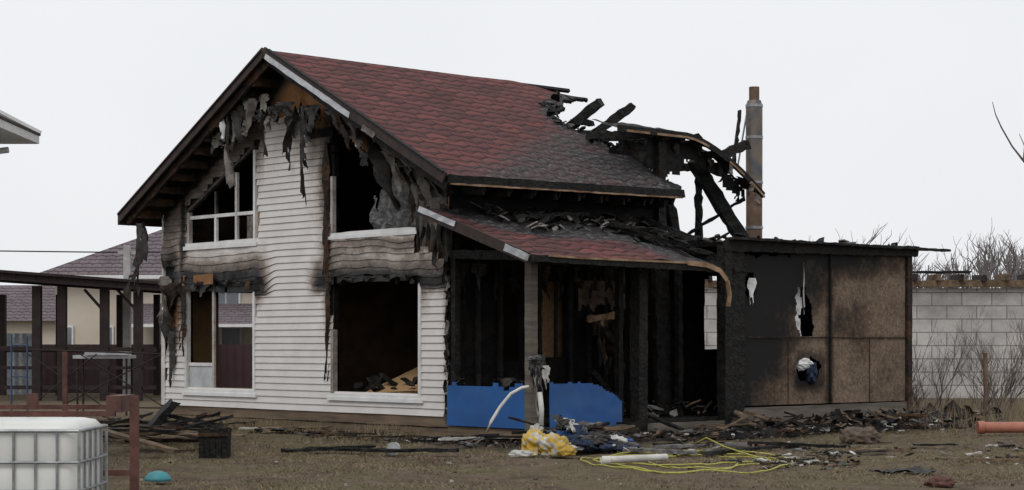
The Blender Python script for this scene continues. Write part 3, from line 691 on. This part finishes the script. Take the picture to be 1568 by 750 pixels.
def scat(n,fx,size,ms,th=.02,flat=.6,zb=.0,zr_=.08):
    for k in range(n):
        X,Y=fx(); 
        if R()<.45:
            a=ru(0,3.14); l=ru(*size)*2.4; zz=gh(X,Y)+zb+ru(.01,zr_)
            db.beam((X,Y,zz),(X+math.cos(a)*l,Y+math.sin(a)*l,zz+ru(-.3,.3)*l*flat),ru(.02,.07),ru(.01,.03),random.choice(ms),seg=3,jit=.006)
        else: db.chip((X,Y,gh(X,Y)+zb+ru(0,zr_)),ru(*size),random.choice(ms),th=th*ru(.3,1.5),flat=flat,n=random.choice((3,4,5,7)))
scat(520,loc(-4.2,-2.3,-.6,10.8),(.02,.13),(0,0,0,1,2,5,4,4),zr_=.22)
scat(65,loc(-4.8,-2.4,-.6,10.5),(.03,.11),(3,1,2,3),zr_=.2)
scat(420,loc(-3.7,-2.4,5.,12.5),(.03,.20),(0,0,0,4,1,2,5),zr_=.36,flat=1.)
scat(240,loc(-2.5,4.5,-1.6,-.4),(.02,.11),(0,1,2,0,4,0),zr_=.06)
scat(24,loc(-2.5,4.5,-1.9,-.4),(.06,.2),(3,1,2,0),zr_=.06)
scat(160,loc(5,10,-2.2,-.3),(.03,.16),(0,2,4,2),zr_=.16)
scat(110,lambda:(ru(-7,9.5),ru(22.5,33)),(.01,.04),(2,1,0,3,2,4),zr_=.01,flat=.2)
cl_=[(ru(2.5,9.5),ru(26,32),ru(.2,.6)) for _ in range(16)]
def clus():
    c=random.choice(cl_); return random.gauss(c[0],c[2]),random.gauss(c[1],c[2])
scat(420,clus,(.015,.12),(2,0,0,0,3,4,4,1,5),zr_=.05,flat=.4)
for k in range(60):
    X,Y=loc(-4.0,-2.4,-.8,12.)(); a=ru(0,3.14); l=ru(.25,1.2); zz=gh(X,Y)+ru(.03,.3)
    db.beam((X,Y,zz),(X+math.cos(a)*l,Y+math.sin(a)*l,zz+ru(-.1,.22)),ru(.04,.12),ru(.02,.05),random.choice((0,0,4,2)),jit=.008)
for k in range(14):
    X,Y=clus(); a=ru(-.6,.6); l=ru(.3,1.0); zz=gh(X,Y)+ru(.02,.06)
    db.beam((X,Y,zz),(X+math.cos(a)*l,Y+math.sin(a)*l,zz+ru(-.02,.05)),ru(.04,.12),ru(.02,.04),random.choice((0,0,4,2)),jit=.008)
for k in range(20):
    X,Y=loc(-2.,4.5,-1.8,-.5)(); a=ru(-.4,.6); l=ru(.4,1.6); zz=gh(X,Y)+ru(.03,.12)
    db.beam((X,Y,zz),(X+math.cos(a)*l,Y+math.sin(a)*l,zz+ru(-.03,.05)),ru(.06,.16),ru(.02,.04),random.choice((0,0,4,2,3)),jit=.008)
db.build('fire_debris')
bpz=MB('char','char2','brownchip','orange')
for k in range(22):
    x,y,_=G(ru(175,300),ru(668,692)); a=ru(-.5,.5); l=ru(.8,1.9)
    bpz.beam((x-l/2,y,ru(.05,.45)),(x-l/2+math.cos(a)*l,y+math.sin(a)*l,ru(.05,.5)),ru(.1,.2),ru(.03,.06),random.choice((0,0,1,2)),jit=.01)
x,y,_=G(243,680); bpz.beam((x-.3,y+.2,.1),(x+.2,y+.4,.72),.36,.12,0,jit=.015)
x,y,_=G(290,678); bpz.beam((x-.5,y,.5),(x+.5,y+.1,.3),.14,.06,0,jit=.01)
x,y,_=G(185,694); bpz.beam((x-.4,y+.1,.38),(x+1.0,y-.6,.06),.2,.05,2,jit=.006)
bpz.build('charred_board_pile')
cb=MB('char','char2'); x,y,_=G(328,702)
for k in range(5): 
    cb.beam((x-.17+k*.085,y-.12,.01),(x-.18+k*.09,y-.12,.46+ru(-.02,.02)),.08,.03,0,jit=.004); cb.beam((x-.17+k*.085,y+.22,.01),(x-.18+k*.09,y+.22,.45),.08,.03,0,jit=.004)
cb.box((x-.2,y-.1,.0),(x-.17,y+.2,.44)); cb.box((x+.19,y-.1,.0),(x+.22,y+.2,.45)); cb.beam((x-.22,y-.15,.36),(x+.24,y-.15,.37),.03,.05,1); cb.box((x-.165,y-.1,.38),(x+.185,y+.2,.40),0)
cb.build('charred_crate')
fbd=MB('char','ash','brownchip'); 
for (xa,ya,xb,yb) in ((435,696,570,690),(470,692,620,698),(560,695,700,696),(1000,690,1140,686),(1080,700,1190,690),(960,693,1060,700),(1150,683,1290,690)):
    p=Vector(G(xa,ya,.06)); q=Vector(G(xb,yb,.07)); fbd.beam(p,q,.18,.05,0 if xa<800 else random.choice((0,1)),jit=.01)
fbd.build('fallen_planks')
bk_=MB('pipew','silver'); x,y,_=G(602,696); bk_.tube([(x,y,.09),(x+.02,y+.16,.10)],[.10,.085],0,18); bk_.tube([(x-.003,y-.012,.09),(x,y+.005,.09)],.105,1,18); bk_.build('plastic_bucket')
tb=MB('teal'); x,y,_=G(242,736); tb.tube([(x,y,.0),(x,y,.04),(x,y,.10),(x,y,.125)],[.17,.165,.11,.03],0,20); tb.build('teal_plastic_basin',smooth=True)
bl=MB('stone'); x,y,_=G(1316,676); bl.lump((x,y,.06),.36,.3,.2,0,amp=.2,fr=3,seed=1,nu=44,nv=26,ridge=.12,zmin=-.02); bl.build('dirty_sack',smooth=True)
bl=MB('redframe'); x,y,_=G(1440,742); bl.lump((x,y,.02),.17,.14,.10,0,amp=.2,seed=4,nu=36,nv=22,ridge=.15,zmin=-.02); bl.build('crumpled_rusty_tin',smooth=True)
bl=MB('foil'); x,y,_=G(1395,726); bl.sheet(lambda a,b:(x+a,y+b,.05+.07*fb(a,b,0,5)),-.55,.3,22,-.25,.25,14,keep=lambda a,b:(a/.5)**2+(b/.25)**2<1.2+fb(a,b,1,4)); bl.build('burnt_tarp')
op=MB('orangepipe'); a=G(1497,664,.13); op.tube([(a[0],a[1],.12),(a[0]+.12,a[1],.12)],.125,0,20); op.tube([(a[0]+.12,a[1],.12),(a[0]+3,a[1]+.3,.12)],.105,0,20); op.build('orange_drain_pipe',smooth=False)
wp=MB('pipew'); a=G(922,712,.07); b=G(1020,707,.07); wp.tube([a,b],.05,0,14); wp.tube([a,(a[0]+.12,a[1],.07)],.062,0,14); wp.build('white_pipe')
wp=MB('brownchip'); a=G(1452,705,.03); b=G(1568,709,.03); wp.beam(a,(b[0]+.5,b[1],.03),.06,.03,0,jit=.004); wp.build('wooden_batten')
hs=MB('hose'); pts=[]
cx,cy=2.6,27.9
for i in range(360):
    t=i/360*4.3*2*math.pi
    rx=1.2+.3*math.sin(t*.37+1); ry=1.9+.9*math.sin(t*.29)
    X=cx+.3*math.sin(t*.21)+rx*math.cos(t)+.08*nz(t,0); Y=cy+ry*math.sin(t)*.9+.2*nz(t,5)
    pts.append((X,Y,gh(X,Y)+.02+.02*abs(nz(t*2,9))))
hs.tube(pts,.0115,0,6)
hs.tube([(2.9,30.9,.05),(3.1,30.2,.22),(3.3,29.4,.12),(3.6,28.5,.04)],.0115,0,6)
hs.build('garden_hose',smooth=True)
# garbage sack and heap of clothes
sk=MB('sack','yellow')
sk.lump((.36,29.4,.12),.24,.22,.26,1,amp=.22,fr=1.6,seed=2.,ridge=.16,nu=52,nv=34,zmin=0.,alt=0)
sk.lump((.64,29.25,.10),.24,.22,.22,1,amp=.22,fr=1.6,seed=5.,ridge=.16,nu=52,nv=34,zmin=0.,alt=0)
sk.lump((.38,29.5,.36),.10,.10,.10,0,amp=.3,fr=2.,seed=7.,ridge=.25,nu=36,nv=20)
sk.lump((.84,29.1,.05),.14,.14,.10,1,amp=.2,fr=2.,seed=9.,ridge=.2,nu=36,nv=20,zmin=0.)
sk.lump((.12,28.95,.02),.18,.14,.08,0,amp=.25,fr=2.,seed=11.,ridge=.2,nu=36,nv=20,zmin=0.)
sk.build('garbage_sack',smooth=True)
cl=MB('navy','greycloth','sack','foil','blue','char2')
for i in range(44):
    t=R(); X=.66+1.25*t; hh=.55*(1-t)**.8+.06; k=R(); Y=31.3-1.5*k
    cl.lump((X,Y,hh*(1-.7*k)*ru(.3,1.)),ru(.10,.26),ru(.08,.2),ru(.04,.12),(3,0,1,3,0,1,3,2,5,4,0)[i%11],amp=.3,fr=1.8,seed=i*1.37+1,ridge=.22,nu=30,nv=16,zmin=0.)
for k in range(12):
    X=ru(.65,1.6); cl.shred((X,30.2+R()*.6,.15+.45*max(0,1-(X-.65)/1.)),(1,0,0),ru(.1,.3),ru(.15,.35),(1,0,3,2)[k%4],seed=k+700.,curl=.12,n=10,lean=(ru(-.1,.2),-.3,0))
for k in range(50):
    X=ru(.6,2.1);Y=ru(29.6,31.2); cl.chip((X,Y,.06+.42*max(0,1-abs(X-.95)/.8)*R()),ru(.02,.09),random.choice((0,1,3,3,2,5)),th=.012,flat=1.)
cl.build('clothes_pile',smooth=True)
pp=MB('pipew'); pp.tube([(-.42,31.7,.24),(-.35,31.72,.42),(-.2,31.74,.66),(-.02,31.76,.88),(.16,31.8,.98),(.28,31.85,1.0)],.028,0,8)
pp.build('foam_strip',smooth=True)
dp=MB('foil','greycloth','sack','pipew'); X0,Y0=.44,32.3
dp.lump((X0,Y0-.02,1.34),.17,.13,.18,0,amp=.3,fr=2.4,seed=5,nu=44,nv=28,ridge=.2); dp.lump((X0-.04,Y0-.1,1.46),.15,.1,.05,1,amp=.3,seed=7,nu=30,nv=16,ridge=.2)
for k in range(7): dp.shred((X0+ru(-.14,.14),Y0-.14,1.35),(1,0,0),ru(.08,.18),ru(.25,.6),(0,0,1,2)[k%4],seed=k+400.,curl=.05,n=12)
dp.tube([(X0+.05,Y0-.12,.2),(X0+.06,Y0-.12,.62),(X0+.03,Y0-.12,.9)],.045,3,10); dp.shred((X0-.02,Y0-.16,1.2),(1,0,0),.07,.7,2,seed=417.,curl=.04,n=12,rag=.3); dp.build('draped_plastic_sheet',smooth=True)

# ------------------------------------------------------------ left foreground: tank + frame
ib=empty('water_tank_in_cage',(-3.82,15.0,0))
tk=MB('plastic')
def rr(hx,hy,r,n=5):
    o=[]
    for cx_,cy_,a0 in ((hx-r,hy-r,0),(-hx+r,hy-r,90),(-hx+r,-hy+r,180),(hx-r,-hy+r,270)):
        for k in range(n+1):
            a=math.radians(a0+90*k/n); o.append((cx_+r*math.cos(a),cy_+r*math.sin(a)))
    return o
prof=[(.15,.46,.44),(.2,.49,.47),(.42,.49,.47),(.45,.48,.46),(.48,.49,.47),(.74,.49,.47),(.77,.48,.46),(.80,.49,.47),(1.0,.49,.47),(1.06,.485,.465),(1.10,.45,.43),(1.115,.38,.36)]
rings=[[tk.vt((x_,y_,zz)) for x_,y_ in rr(hx,hy,.12)] for zz,hx,hy in prof]
for a,b in zip(rings,rings[1:]):
    n_=len(a)
    for i in range(n_): tk.fc((a[i],a[(i+1)%n_],b[(i+1)%n_],b[i]))
tk.fc(rings[-1]); tk.fc(rings[0][::-1]); tk.build('tank_body',ib,smooth=True)
cg=MB('galv')
for sx in range(7):
    x_=-.50+sx*1.0/6
    for y_ in (-.49,.49): cg.tube([(x_,y_,.12),(x_,y_,1.04)],.010,0,8)
for sy in range(6):
    y_=-.49+sy*.98/5
    for x_ in (-.505,.505): cg.tube([(x_,y_,.12),(x_,y_,1.04)],.010,0,8)
for zz in (.14,.36,.58,.80,1.04):
    q=[(-.505,-.49,zz),(.505,-.49,zz),(.505,.49,zz),(-.505,.49,zz),(-.505,-.49,zz)]
    for a,b in zip(q,q[1:]): cg.tube([a,b],.011 if zz<1 else .013,0,8)
cg.box((-.5,-.48,0),(.5,-.38,.12)); cg.box((-.5,.38,0),(.5,.48,.12)); cg.box((-.5,-.05,0),(.5,.05,.12)); cg.box((-.5,-.48,.1205),(.5,.48,.14))
cg.build('cage_and_pallet',ib)
fr=MB('redframe')
yb=16.0
fr.beam((-3.19,yb,0),(-3.19,yb,1.27),.07,.06); fr.beam((-4.9,yb,1.12),(-3.35,yb,1.12),.06,.045); fr.beam((-4.9,yb+.5,1.16),(-3.35,yb+.5,1.16),.06,.04)
fr.beam((-4.9,yb,.62),(-3.22,yb,.62),.05,.05); fr.beam((-3.36,yb-.02,1.20),(-3.36,yb+.55,1.20),.13,.14); fr.beam((-4.9,yb,0),(-4.9,yb,1.2),.07,.07); fr.beam((-4.6,yb+.5,0),(-4.6,yb+.5,1.13),.06,.06)
fr.beam((-4.05,yb,1.155),(-4.05,yb,1.29),.09,.05); fr.beam((-4.9,yb+.5,0),(-4.9,yb+.5,1.2),.07,.07); fr.beam((-3.3,yb-.06,1.20),(-3.3,yb+.02,1.20),.02,.14)
fr.build('rusty_steel_frame')

# ------------------------------------------------------------ pergola
pg=empty('carport_pergola'); m_=MB('dkwood')
for X in (-16.6,-14.55,-13.78,-12.48,-11.45): m_.box((X-.13,57.9,0),(X+.13,58.15,3.5))
for X in (-17.2,-15.3,-13.25,-12.0,-10.95): m_.box((X-.1,63.9,0),(X+.1,64.1,3.4))
m_.build('posts',pg)
m_=MB('dkwood')
m_.beam((-18,57.6,3.98),(-10.68,57.6,3.47),.14,.26); m_.beam((-18,64.3,3.98),(-10.68,64.3,3.47),.12,.22)
i0=[m_.vt(p) for p in ((-18,57.4,4.16),(-10.6,57.4,3.62),(-10.6,64.5,3.62),(-18,64.5,4.16),(-18,57.4,4.08),(-10.6,57.4,3.54),(-10.6,64.5,3.54),(-18,64.5,4.08))]
for q in ((0,1,2,3),(7,6,5,4),(0,4,5,1),(1,5,6,2),(2,6,7,3),(3,7,4,0)): m_.fc([i0[k] for k in q])
for k in range(12): X=-17.6+k*.62; z_=4.02-(X+18)*.0715; m_.beam((X,57.5,z_),(X,64.3,z_),.07,.13)
m_.beam((-11.45,58.03,2.7),(-12.1,58.03,3.4),.08,.08); m_.beam((-12.48,58.03,2.7),(-13.1,58.03,3.4),.08,.08)
m_.build('roof',pg)
m_=MB('dkwood')
m_.beam((-18,58,1.62),(-10.9,58,1.55),.06,.14); m_.beam((-18,58,.4),(-10.9,58,.4),.06,.12); m_.beam((-18,64,1.5),(-10.9,64,1.5),.06,.1); m_.beam((-18,58,1.0),(-10.9,58,1.0),.05,.1)
m_.build('railing',pg)
sf=MB('bluepipe','dkwood','redframe')
for X,zt in ((-11.1,1.95),(-10.75,1.9),(-7.75,1.75),(-9.9,1.5)): sf.tube([(X,42,0),(X,42,zt)],.022,0,8)
for a,b in (((-11.1,.3),(-10.75,.3)),((-11.1,1.),(-10.75,1.)),((-11.1,1.7),(-10.75,1.7)),((-10.75,1.6),(-7.75,1.5)),((-10.75,.35),(-7.75,.3))): sf.tube([(a[0],42,a[1]),(b[0],42,b[1])],.016,1 if a[0]>-11 else 0,8)
for a,b in (((-10.75,.3),(-9.2,1.5)),((-10.75,1.5),(-9.,.3)),((-9.9,.4),(-7.75,1.5)),((-9.6,1.5),(-7.75,.35))): sf.tube([(a[0],42.05,a[1]),(b[0],41.95,b[1])],.014,1,8)
sf.box((-9.95,41.9,0),(-9.85,42.,1.55),2)
sf.build('scaffold_frame')
tbm=MB('silver','dkwood'); tbm.box((-10.3,44.4,1.38),(-8.95,45.1,1.46)); tbm.box((-10.0,44.3,1.465),(-9.0,44.8,1.54),0,.1)
for X in (-10.2,-9.05):
    for Y in (44.45,45.05): tbm.tube([(X,Y,0),(X,Y,1.38)],.025,1,8)
tbm.build('work_table')
pl=MB('conc'); pl.beam((-12.7,62.5,0),(-12.7,62.5,5.0),.26,.22,taper=.8); pl.beam((-13.0,62.5,4.75),(-12.3,62.5,4.75),.08,.1); pl.build('concrete_pole')
wr=MB('dkwood'); pts=[]
for i in range(31):
    t=i/30; X=-60+t*70; pts.append((X,62.5,4.75+abs(X+12.7)*.012))
wr.tube(pts,.022,0,5); wr.build('power_line')

# ------------------------------------------------------------ neighbour house
nh=empty('neighbour_house')
m_=MB('beige','pvc','winglass')
m_.box((-18.2,75.5,0),(-5.,85,4.45)); 
for (x0,x1,z0,z1) in ((-17.95,-17.55,1.65,2.4),(-16.35,-15.95,1.65,2.4),(-11.9,-10.9,3.15,3.9),(-13.6,-12.8,2.9,3.8),(-11.55,-10.85,1.6,2.35),(-9.4,-8.4,1.5,2.4)):
    m_.box((x0-.08,75.42,z0-.08),(x1+.08,75.47,z1+.08),1); m_.box((x0,75.38,z0),((x0+x1)/2-.03,75.415,z1),2); m_.box(((x0+x1)/2+.03,75.38,z0),(x1,75.415,z1),2)
m_.box((-14.6,72.6,0),(-5,75.49,1.15),0)
for X in (-14.4,-12.,-9.6,-7.2): m_.box((X-.12,72.55,1.15),(X+.12,72.8,2.45),1)
m_.build('walls',nh)
m_=MB('tile','pvc')
def rq(pts,m=0):
    a=Vector(pts[0]);e=(Vector(pts[1])-a).normalized(); n=(Vector(pts[1])-a).cross(Vector(pts[-1])-a).normalized(); f=n.cross(e)
    m_.fc([m_.vt(p,0.,((Vector(p)-a).dot(e),(Vector(p)-a).dot(f))) for p in pts],m)
e0,e1,e2,e3=(-19,74.9,4.45),(-4.4,74.9,4.45),(-4.4,85.6,4.45),(-19,85.6,4.45); r0,r1=(-13.8,80.2,6.95),(-9.6,80.2,6.95)
rq([e0,e1,r1,r0]); rq([e3,e0,r0]); rq([e1,e2,r1]); rq([e2,e3,r0,r1])
rq([(-15,72.,2.5),(-4.6,72.,2.5),(-4.6,75.4,3.35),(-15,75.4,3.35)])
m_.box((-19,74.86,4.32),(-4.4,74.9,4.46),1); m_.box((-19.02,74.9,4.30),(-4.4,85.6,4.33),1); m_.box((-15,71.97,2.38),(-4.6,72.,2.5),1)
m_.build('roof',nh)
m2=empty('far_neighbour_house'); m_=MB('beige','tile','winglass'); m_.box((-27,88,0),(-20,96,2.9)); m_.box((-25,87.95,1.2),(-24,87.99,2.2),2)
rq([(-27.5,87.5,2.8),(-19.5,87.5,2.8),(-19.5,92,4.6),(-27.5,92,4.6)],1); rq([(-19.5,96.5,2.8),(-27.5,96.5,2.8),(-27.5,92,4.6),(-19.5,92,4.6)],1); m_.poly([(-19.9,88,2.9),(-19.9,96,2.9),(-19.9,92,4.5)],0)
m_.build('body',m2)
def profence(name,p,q,h,mt):
    f=MB(mt,'galv'); p=Vector(p);q=Vector(q);d=(q-p).normalized(); nn=Vector((-d.y,d.x,0))
    prev=None; Ln=(q-p).length; k=0; s=0.
    while s<Ln:
        c=p+d*s+nn*(.03 if (k//2)%2 else 0); a=f.vt(c); b=f.vt(c+Vector((0,0,h)))
        if prev: f.fc((prev[0],a,b,prev[1]))
        prev=(a,b); s+=(.12 if k%2 else .03); k+=1
    s=0
    while s<Ln: c=p+d*s+nn*.07; f.beam(c,c+Vector((0,0,h)),.06,.06,1); s+=2.5
    f.build(name)
profence('sheet_metal_fence',(-30,70,0),(6,62,0),1.72,'fence')
profence('sheet_metal_fence',(-26,66,0),(-16.3,64.8,0),2.1,'galv')

nb=empty('white_siding_house')
m_=MB('cleansiding','pvc')
zz=.0
while zz<4.75:
    m_.poly([(-8.40,20,zz),(-8.40,29.5,zz),(-8.425,29.5,zz+.14),(-8.425,20,zz+.14)],0); m_.poly([(-14,29.5,zz),(-8.40,29.5,zz),(-8.43,29.475,zz+.14),(-14,29.475,zz+.14)],0); zz+=.14
m_.box((-14,20,0),(-8.43,29.47,4.86)); m_.poly([(-14,29.47,4.86),(-8.43,29.47,4.86),(-11.2,29.47,6.5)]); m_.poly([(-14,20,4.86),(-8.43,20,4.86),(-11.2,20,6.5)])
m_.build('walls',nb)
m_=MB('barge','pvc','cleansiding')
for s_ in (1,-1):
    xe=-11.2+s_*3.70
    m_.fc([m_.vt(p) for p in ((xe,19.5,5.06),(xe,30.,5.06),(-11.2,30.,6.95),(-11.2,19.5,6.95))],0)
    m_.fc([m_.vt(p) for p in ((xe,19.5,5.02),(xe,30.,5.02),(-11.2,30.,6.91),(-11.2,19.5,6.91))],0)
    m_.box((min(xe,xe-s_*.92),19.5,4.88),(max(xe,xe-s_*.92),29.98,4.90),2)
    m_.box((xe-.012,19.5,4.885),(xe+.012,30.,5.01),1); m_.box((xe-.03,19.5,5.012),(xe+.03,30.02,5.05),0)
    m_.beam((xe,30.02,5.0),(-11.2,30.02,6.9),.03,.2,1)
for k in range(60):
    y=19.6+k*.173; m_.box((-8.38,y,4.868),(-7.52,y+.03,4.8795),1)
m_.tube([(-7.95,29.9,4.78),(-8.6,29.9,4.70),(-9.,29.6,4.6)],.05,1,10); m_.tube([(-8.3,29.62,4.8),(-8.3,29.62,.2)],.04,1,10)
m_.build('roof',nb)

# ------------------------------------------------------------ right: block wall, post, shrubs
bw=MB('block','dkwood','char','brownchip')
bw.sheet(lambda a,z:(a,60.,z),4.5,26,1,0,3.5,1,m=0); bw.sheet(lambda a,z:(a,60.25,z),4.5,26,1,0,3.5,1,m=0)
bw.sheet(lambda a,z:(4.5,60+a,z),0,.25,1,0,3.5,1,m=0); bw.sheet(lambda a,z:(a,60+z,3.5),4.5,26,1,0,.25,1,m=0)
bw.beam((4.4,59.95,3.62),(26,59.95,3.66),.3,.22,3,seg=40,jit=.015)
for k in range(30): X=4.8+k*.72; bw.beam((X,59.6,3.82+ru(-.03,.03)),(X,61,3.84),.14,.2,1 if k%3 else 3,jit=.01)
bw.beam((4.4,59.9,3.98),(14.5,59.9,4.0),.2,.06,2,seg=20,jit=.02)
bw.build('block_wall')
ps=MB('rustpipe'); ps.tube([(10.45,41.8,0),(10.45,41.8,1.5)],.045,0,10); ps.tube([(10.45,41.8,1.5),(10.45,41.8,1.52)],.055,0,10); ps.build('metal_fence_post')

def branch(mb,p,d,L_,r,depth,n=3,spread=.5,kids=3,m=0,up=.1):
    d=d.normalized(); pts=[p]; q=p.copy(); dd=d.copy()
    for k in range(3):
        dd=(dd+Vector((ru(-.16,.16),ru(-.16,.16),ru(-.08,.16)+up*.3))).normalized(); q=q+dd*(L_/3); pts.append(q.copy())
    mb.tube(pts,[r,r*.85,r*.7,r*.5],m,n,cap=False)
    if depth<=0: return
    for k in range(kids):
        t=random.choice((1,2,3,3)); nd_=(dd+Vector((ru(-1,1)*spread*1.6,ru(-1,1)*spread*1.6,ru(-.3,.8)*spread+up))).normalized()
        branch(mb,pts[t],nd_,L_*ru(.5,.8),r*.58,depth-1,n,spread,kids,m,up)
def shrub(X,Y,h,n,name='bare_shrub'):
    s_=MB('bark')
    for k in range(n):
        a=ru(0,6.28); branch(s_,Vector((X+ru(-.3,.3),Y+ru(-.3,.3),0)),Vector((math.cos(a)*.6,math.sin(a)*.6,1.)),h*ru(.3,.5),.018,3,3,.5,3)
    s_.build(name)
for X,Y,h,n in ((9.1,44,1.9,7),(10.2,46,2.5,9),(11.4,45,2.4,9),(12.2,47,2.6,8),(10.8,43,1.7,7),(13.4,46,2.5,7),(8.8,42.5,1.4,6)): shrub(X,Y,h,n)
wd=MB('straw','bark')
for k in range(3600):
    X=ru(7.6,14); Y=ru(38,50); h=ru(.1,.6); zg=gh(X,Y)
    wd.fc((wd.vt((X-.01,Y,zg)),wd.vt((X+.01,Y,zg)),wd.vt((X+ru(-.2,.2),Y+ru(-.1,.1),zg+h))),0 if R()<.7 else 1)
wd.build('dead_weeds')
bt=MB('bark'); T=Vector((9.5,30,0))
bt.tube([T,T+Vector((.05,0,1.5)),T+Vector((-.05,.05,3.)),T+Vector((-.15,0,4.2)),T+Vector((-.1,0,6.))],[.11,.09,.075,.055,.03],0,8)
bt.tube([(9.4,30.02,3.3),(8.9,30,4.1),(8.25,30,4.45),(8.1,30,4.62),(7.92,30,4.85),(7.75,30,5.15),(7.66,30,5.35),(7.61,30,5.55)],[.04,.03,.022,.018,.014,.012,.009,.005],0,6)
bt.tube([(8.1,30,4.62),(8.12,30,4.85),(8.05,30.05,5.05)],[.012,.009,.005],0,5); bt.tube([(8.2,30,4.5),(8.3,30,4.75),(8.32,30,5.0)],[.014,.01,.006],0,5)
for k in range(10): branch(bt,T+Vector((-.1,0,ru(3,6))),Vector((ru(.2,1),ru(-1,1),ru(.2,1))),ru(.9,1.4),.025,2,4,.5,3)
for k in range(3): branch(bt,T+Vector((-.1,0,6.)),Vector((ru(-.2,.6),ru(-.5,.5),1)),1.2,.022,2,4,.5,3)
bt.build('bare_tree')
tl=MB('barkhaze')
for k in range(340):
    if k<230: X=ru(24,60); Y=ru(140,165)
    else: X=ru(-110,130); Y=ru(150,185)
    h=ru(7.2,10.0)*(1 if X>0 else .5)*(.9+.12*math.sin(X*.35)); p=Vector((X,Y,0)); 
    tl.tube([p,p+Vector((ru(-.2,.2),0,h*.5)),p+Vector((ru(-.4,.4),0,h))],[.15,.11,.05],0,3,cap=False)
    for j in range(11):
        branch(tl,p+Vector((0,0,h*ru(.3,.92))),Vector((ru(-1,1),ru(-1,1),ru(.5,1.4))),h*ru(.12,.22),.07,2,3,.5,2)
tl.build('distant_tree_line')
un=MB('barkhaze'); un.sheet(lambda a,b:(a,170+b*2+6*nz(a,b,0,.1),b*2.9*(1+.5*fb(a,0,0,.25))),-140,160,300,0,1,2); un.build('distant_scrub')

# ------------------------------------------------------------ camera, sky, sun
cam=bpy.data.cameras.new('camera'); co=bpy.data.objects.new('camera',cam); scene.collection.objects.link(co)
cam.sensor_width=36; cam.lens=2900/1568*36; cam.shift_y=.0976; cam.clip_end=3000; cam.clip_start=.1
co.location=(0,0,1.7); co.rotation_euler=(math.radians(90),0,0); scene.camera=co
w=bpy.data.worlds.new('World'); scene.world=w; w.use_nodes=True; nt=w.node_tree; bgn=nt.nodes['Background']
sky=nd(nt,'ShaderNodeTexSky',sky_type='NISHITA'); sky.sun_disc=False; SE,SR=math.radians(52),math.radians(200)
sky.sun_elevation=SE; sky.sun_rotation=SR; sky.air_density=1.; sky.dust_density=4.
tc=nd(nt,'ShaderNodeTexCoord'); cn=ntex(nt,tc.outputs['Generated'],1.6,5,.55)
cloud=ramp(nt,cn,[(.3,(8.3,8.5,8.8)),(.7,(9.3,9.4,9.6))])
nt.links.new(mix(nt,.95,sky.outputs[0],cloud),bgn.inputs['Color']); bgn.inputs['Strength'].default_value=.1
sl=bpy.data.lights.new('sun','SUN'); sl.energy=1.15; sl.angle=math.radians(30); sl.color=(1,.97,.93)
so=bpy.data.objects.new('sun',sl); scene.collection.objects.link(so)
d=Vector((math.sin(SR)*math.cos(SE),math.cos(SR)*math.cos(SE),math.sin(SE)))
so.rotation_euler=d.to_track_quat('Z','Y').to_euler()
scene.view_settings.view_transform='Standard'; scene.view_settings.look='None'; scene.view_settings.exposure=0
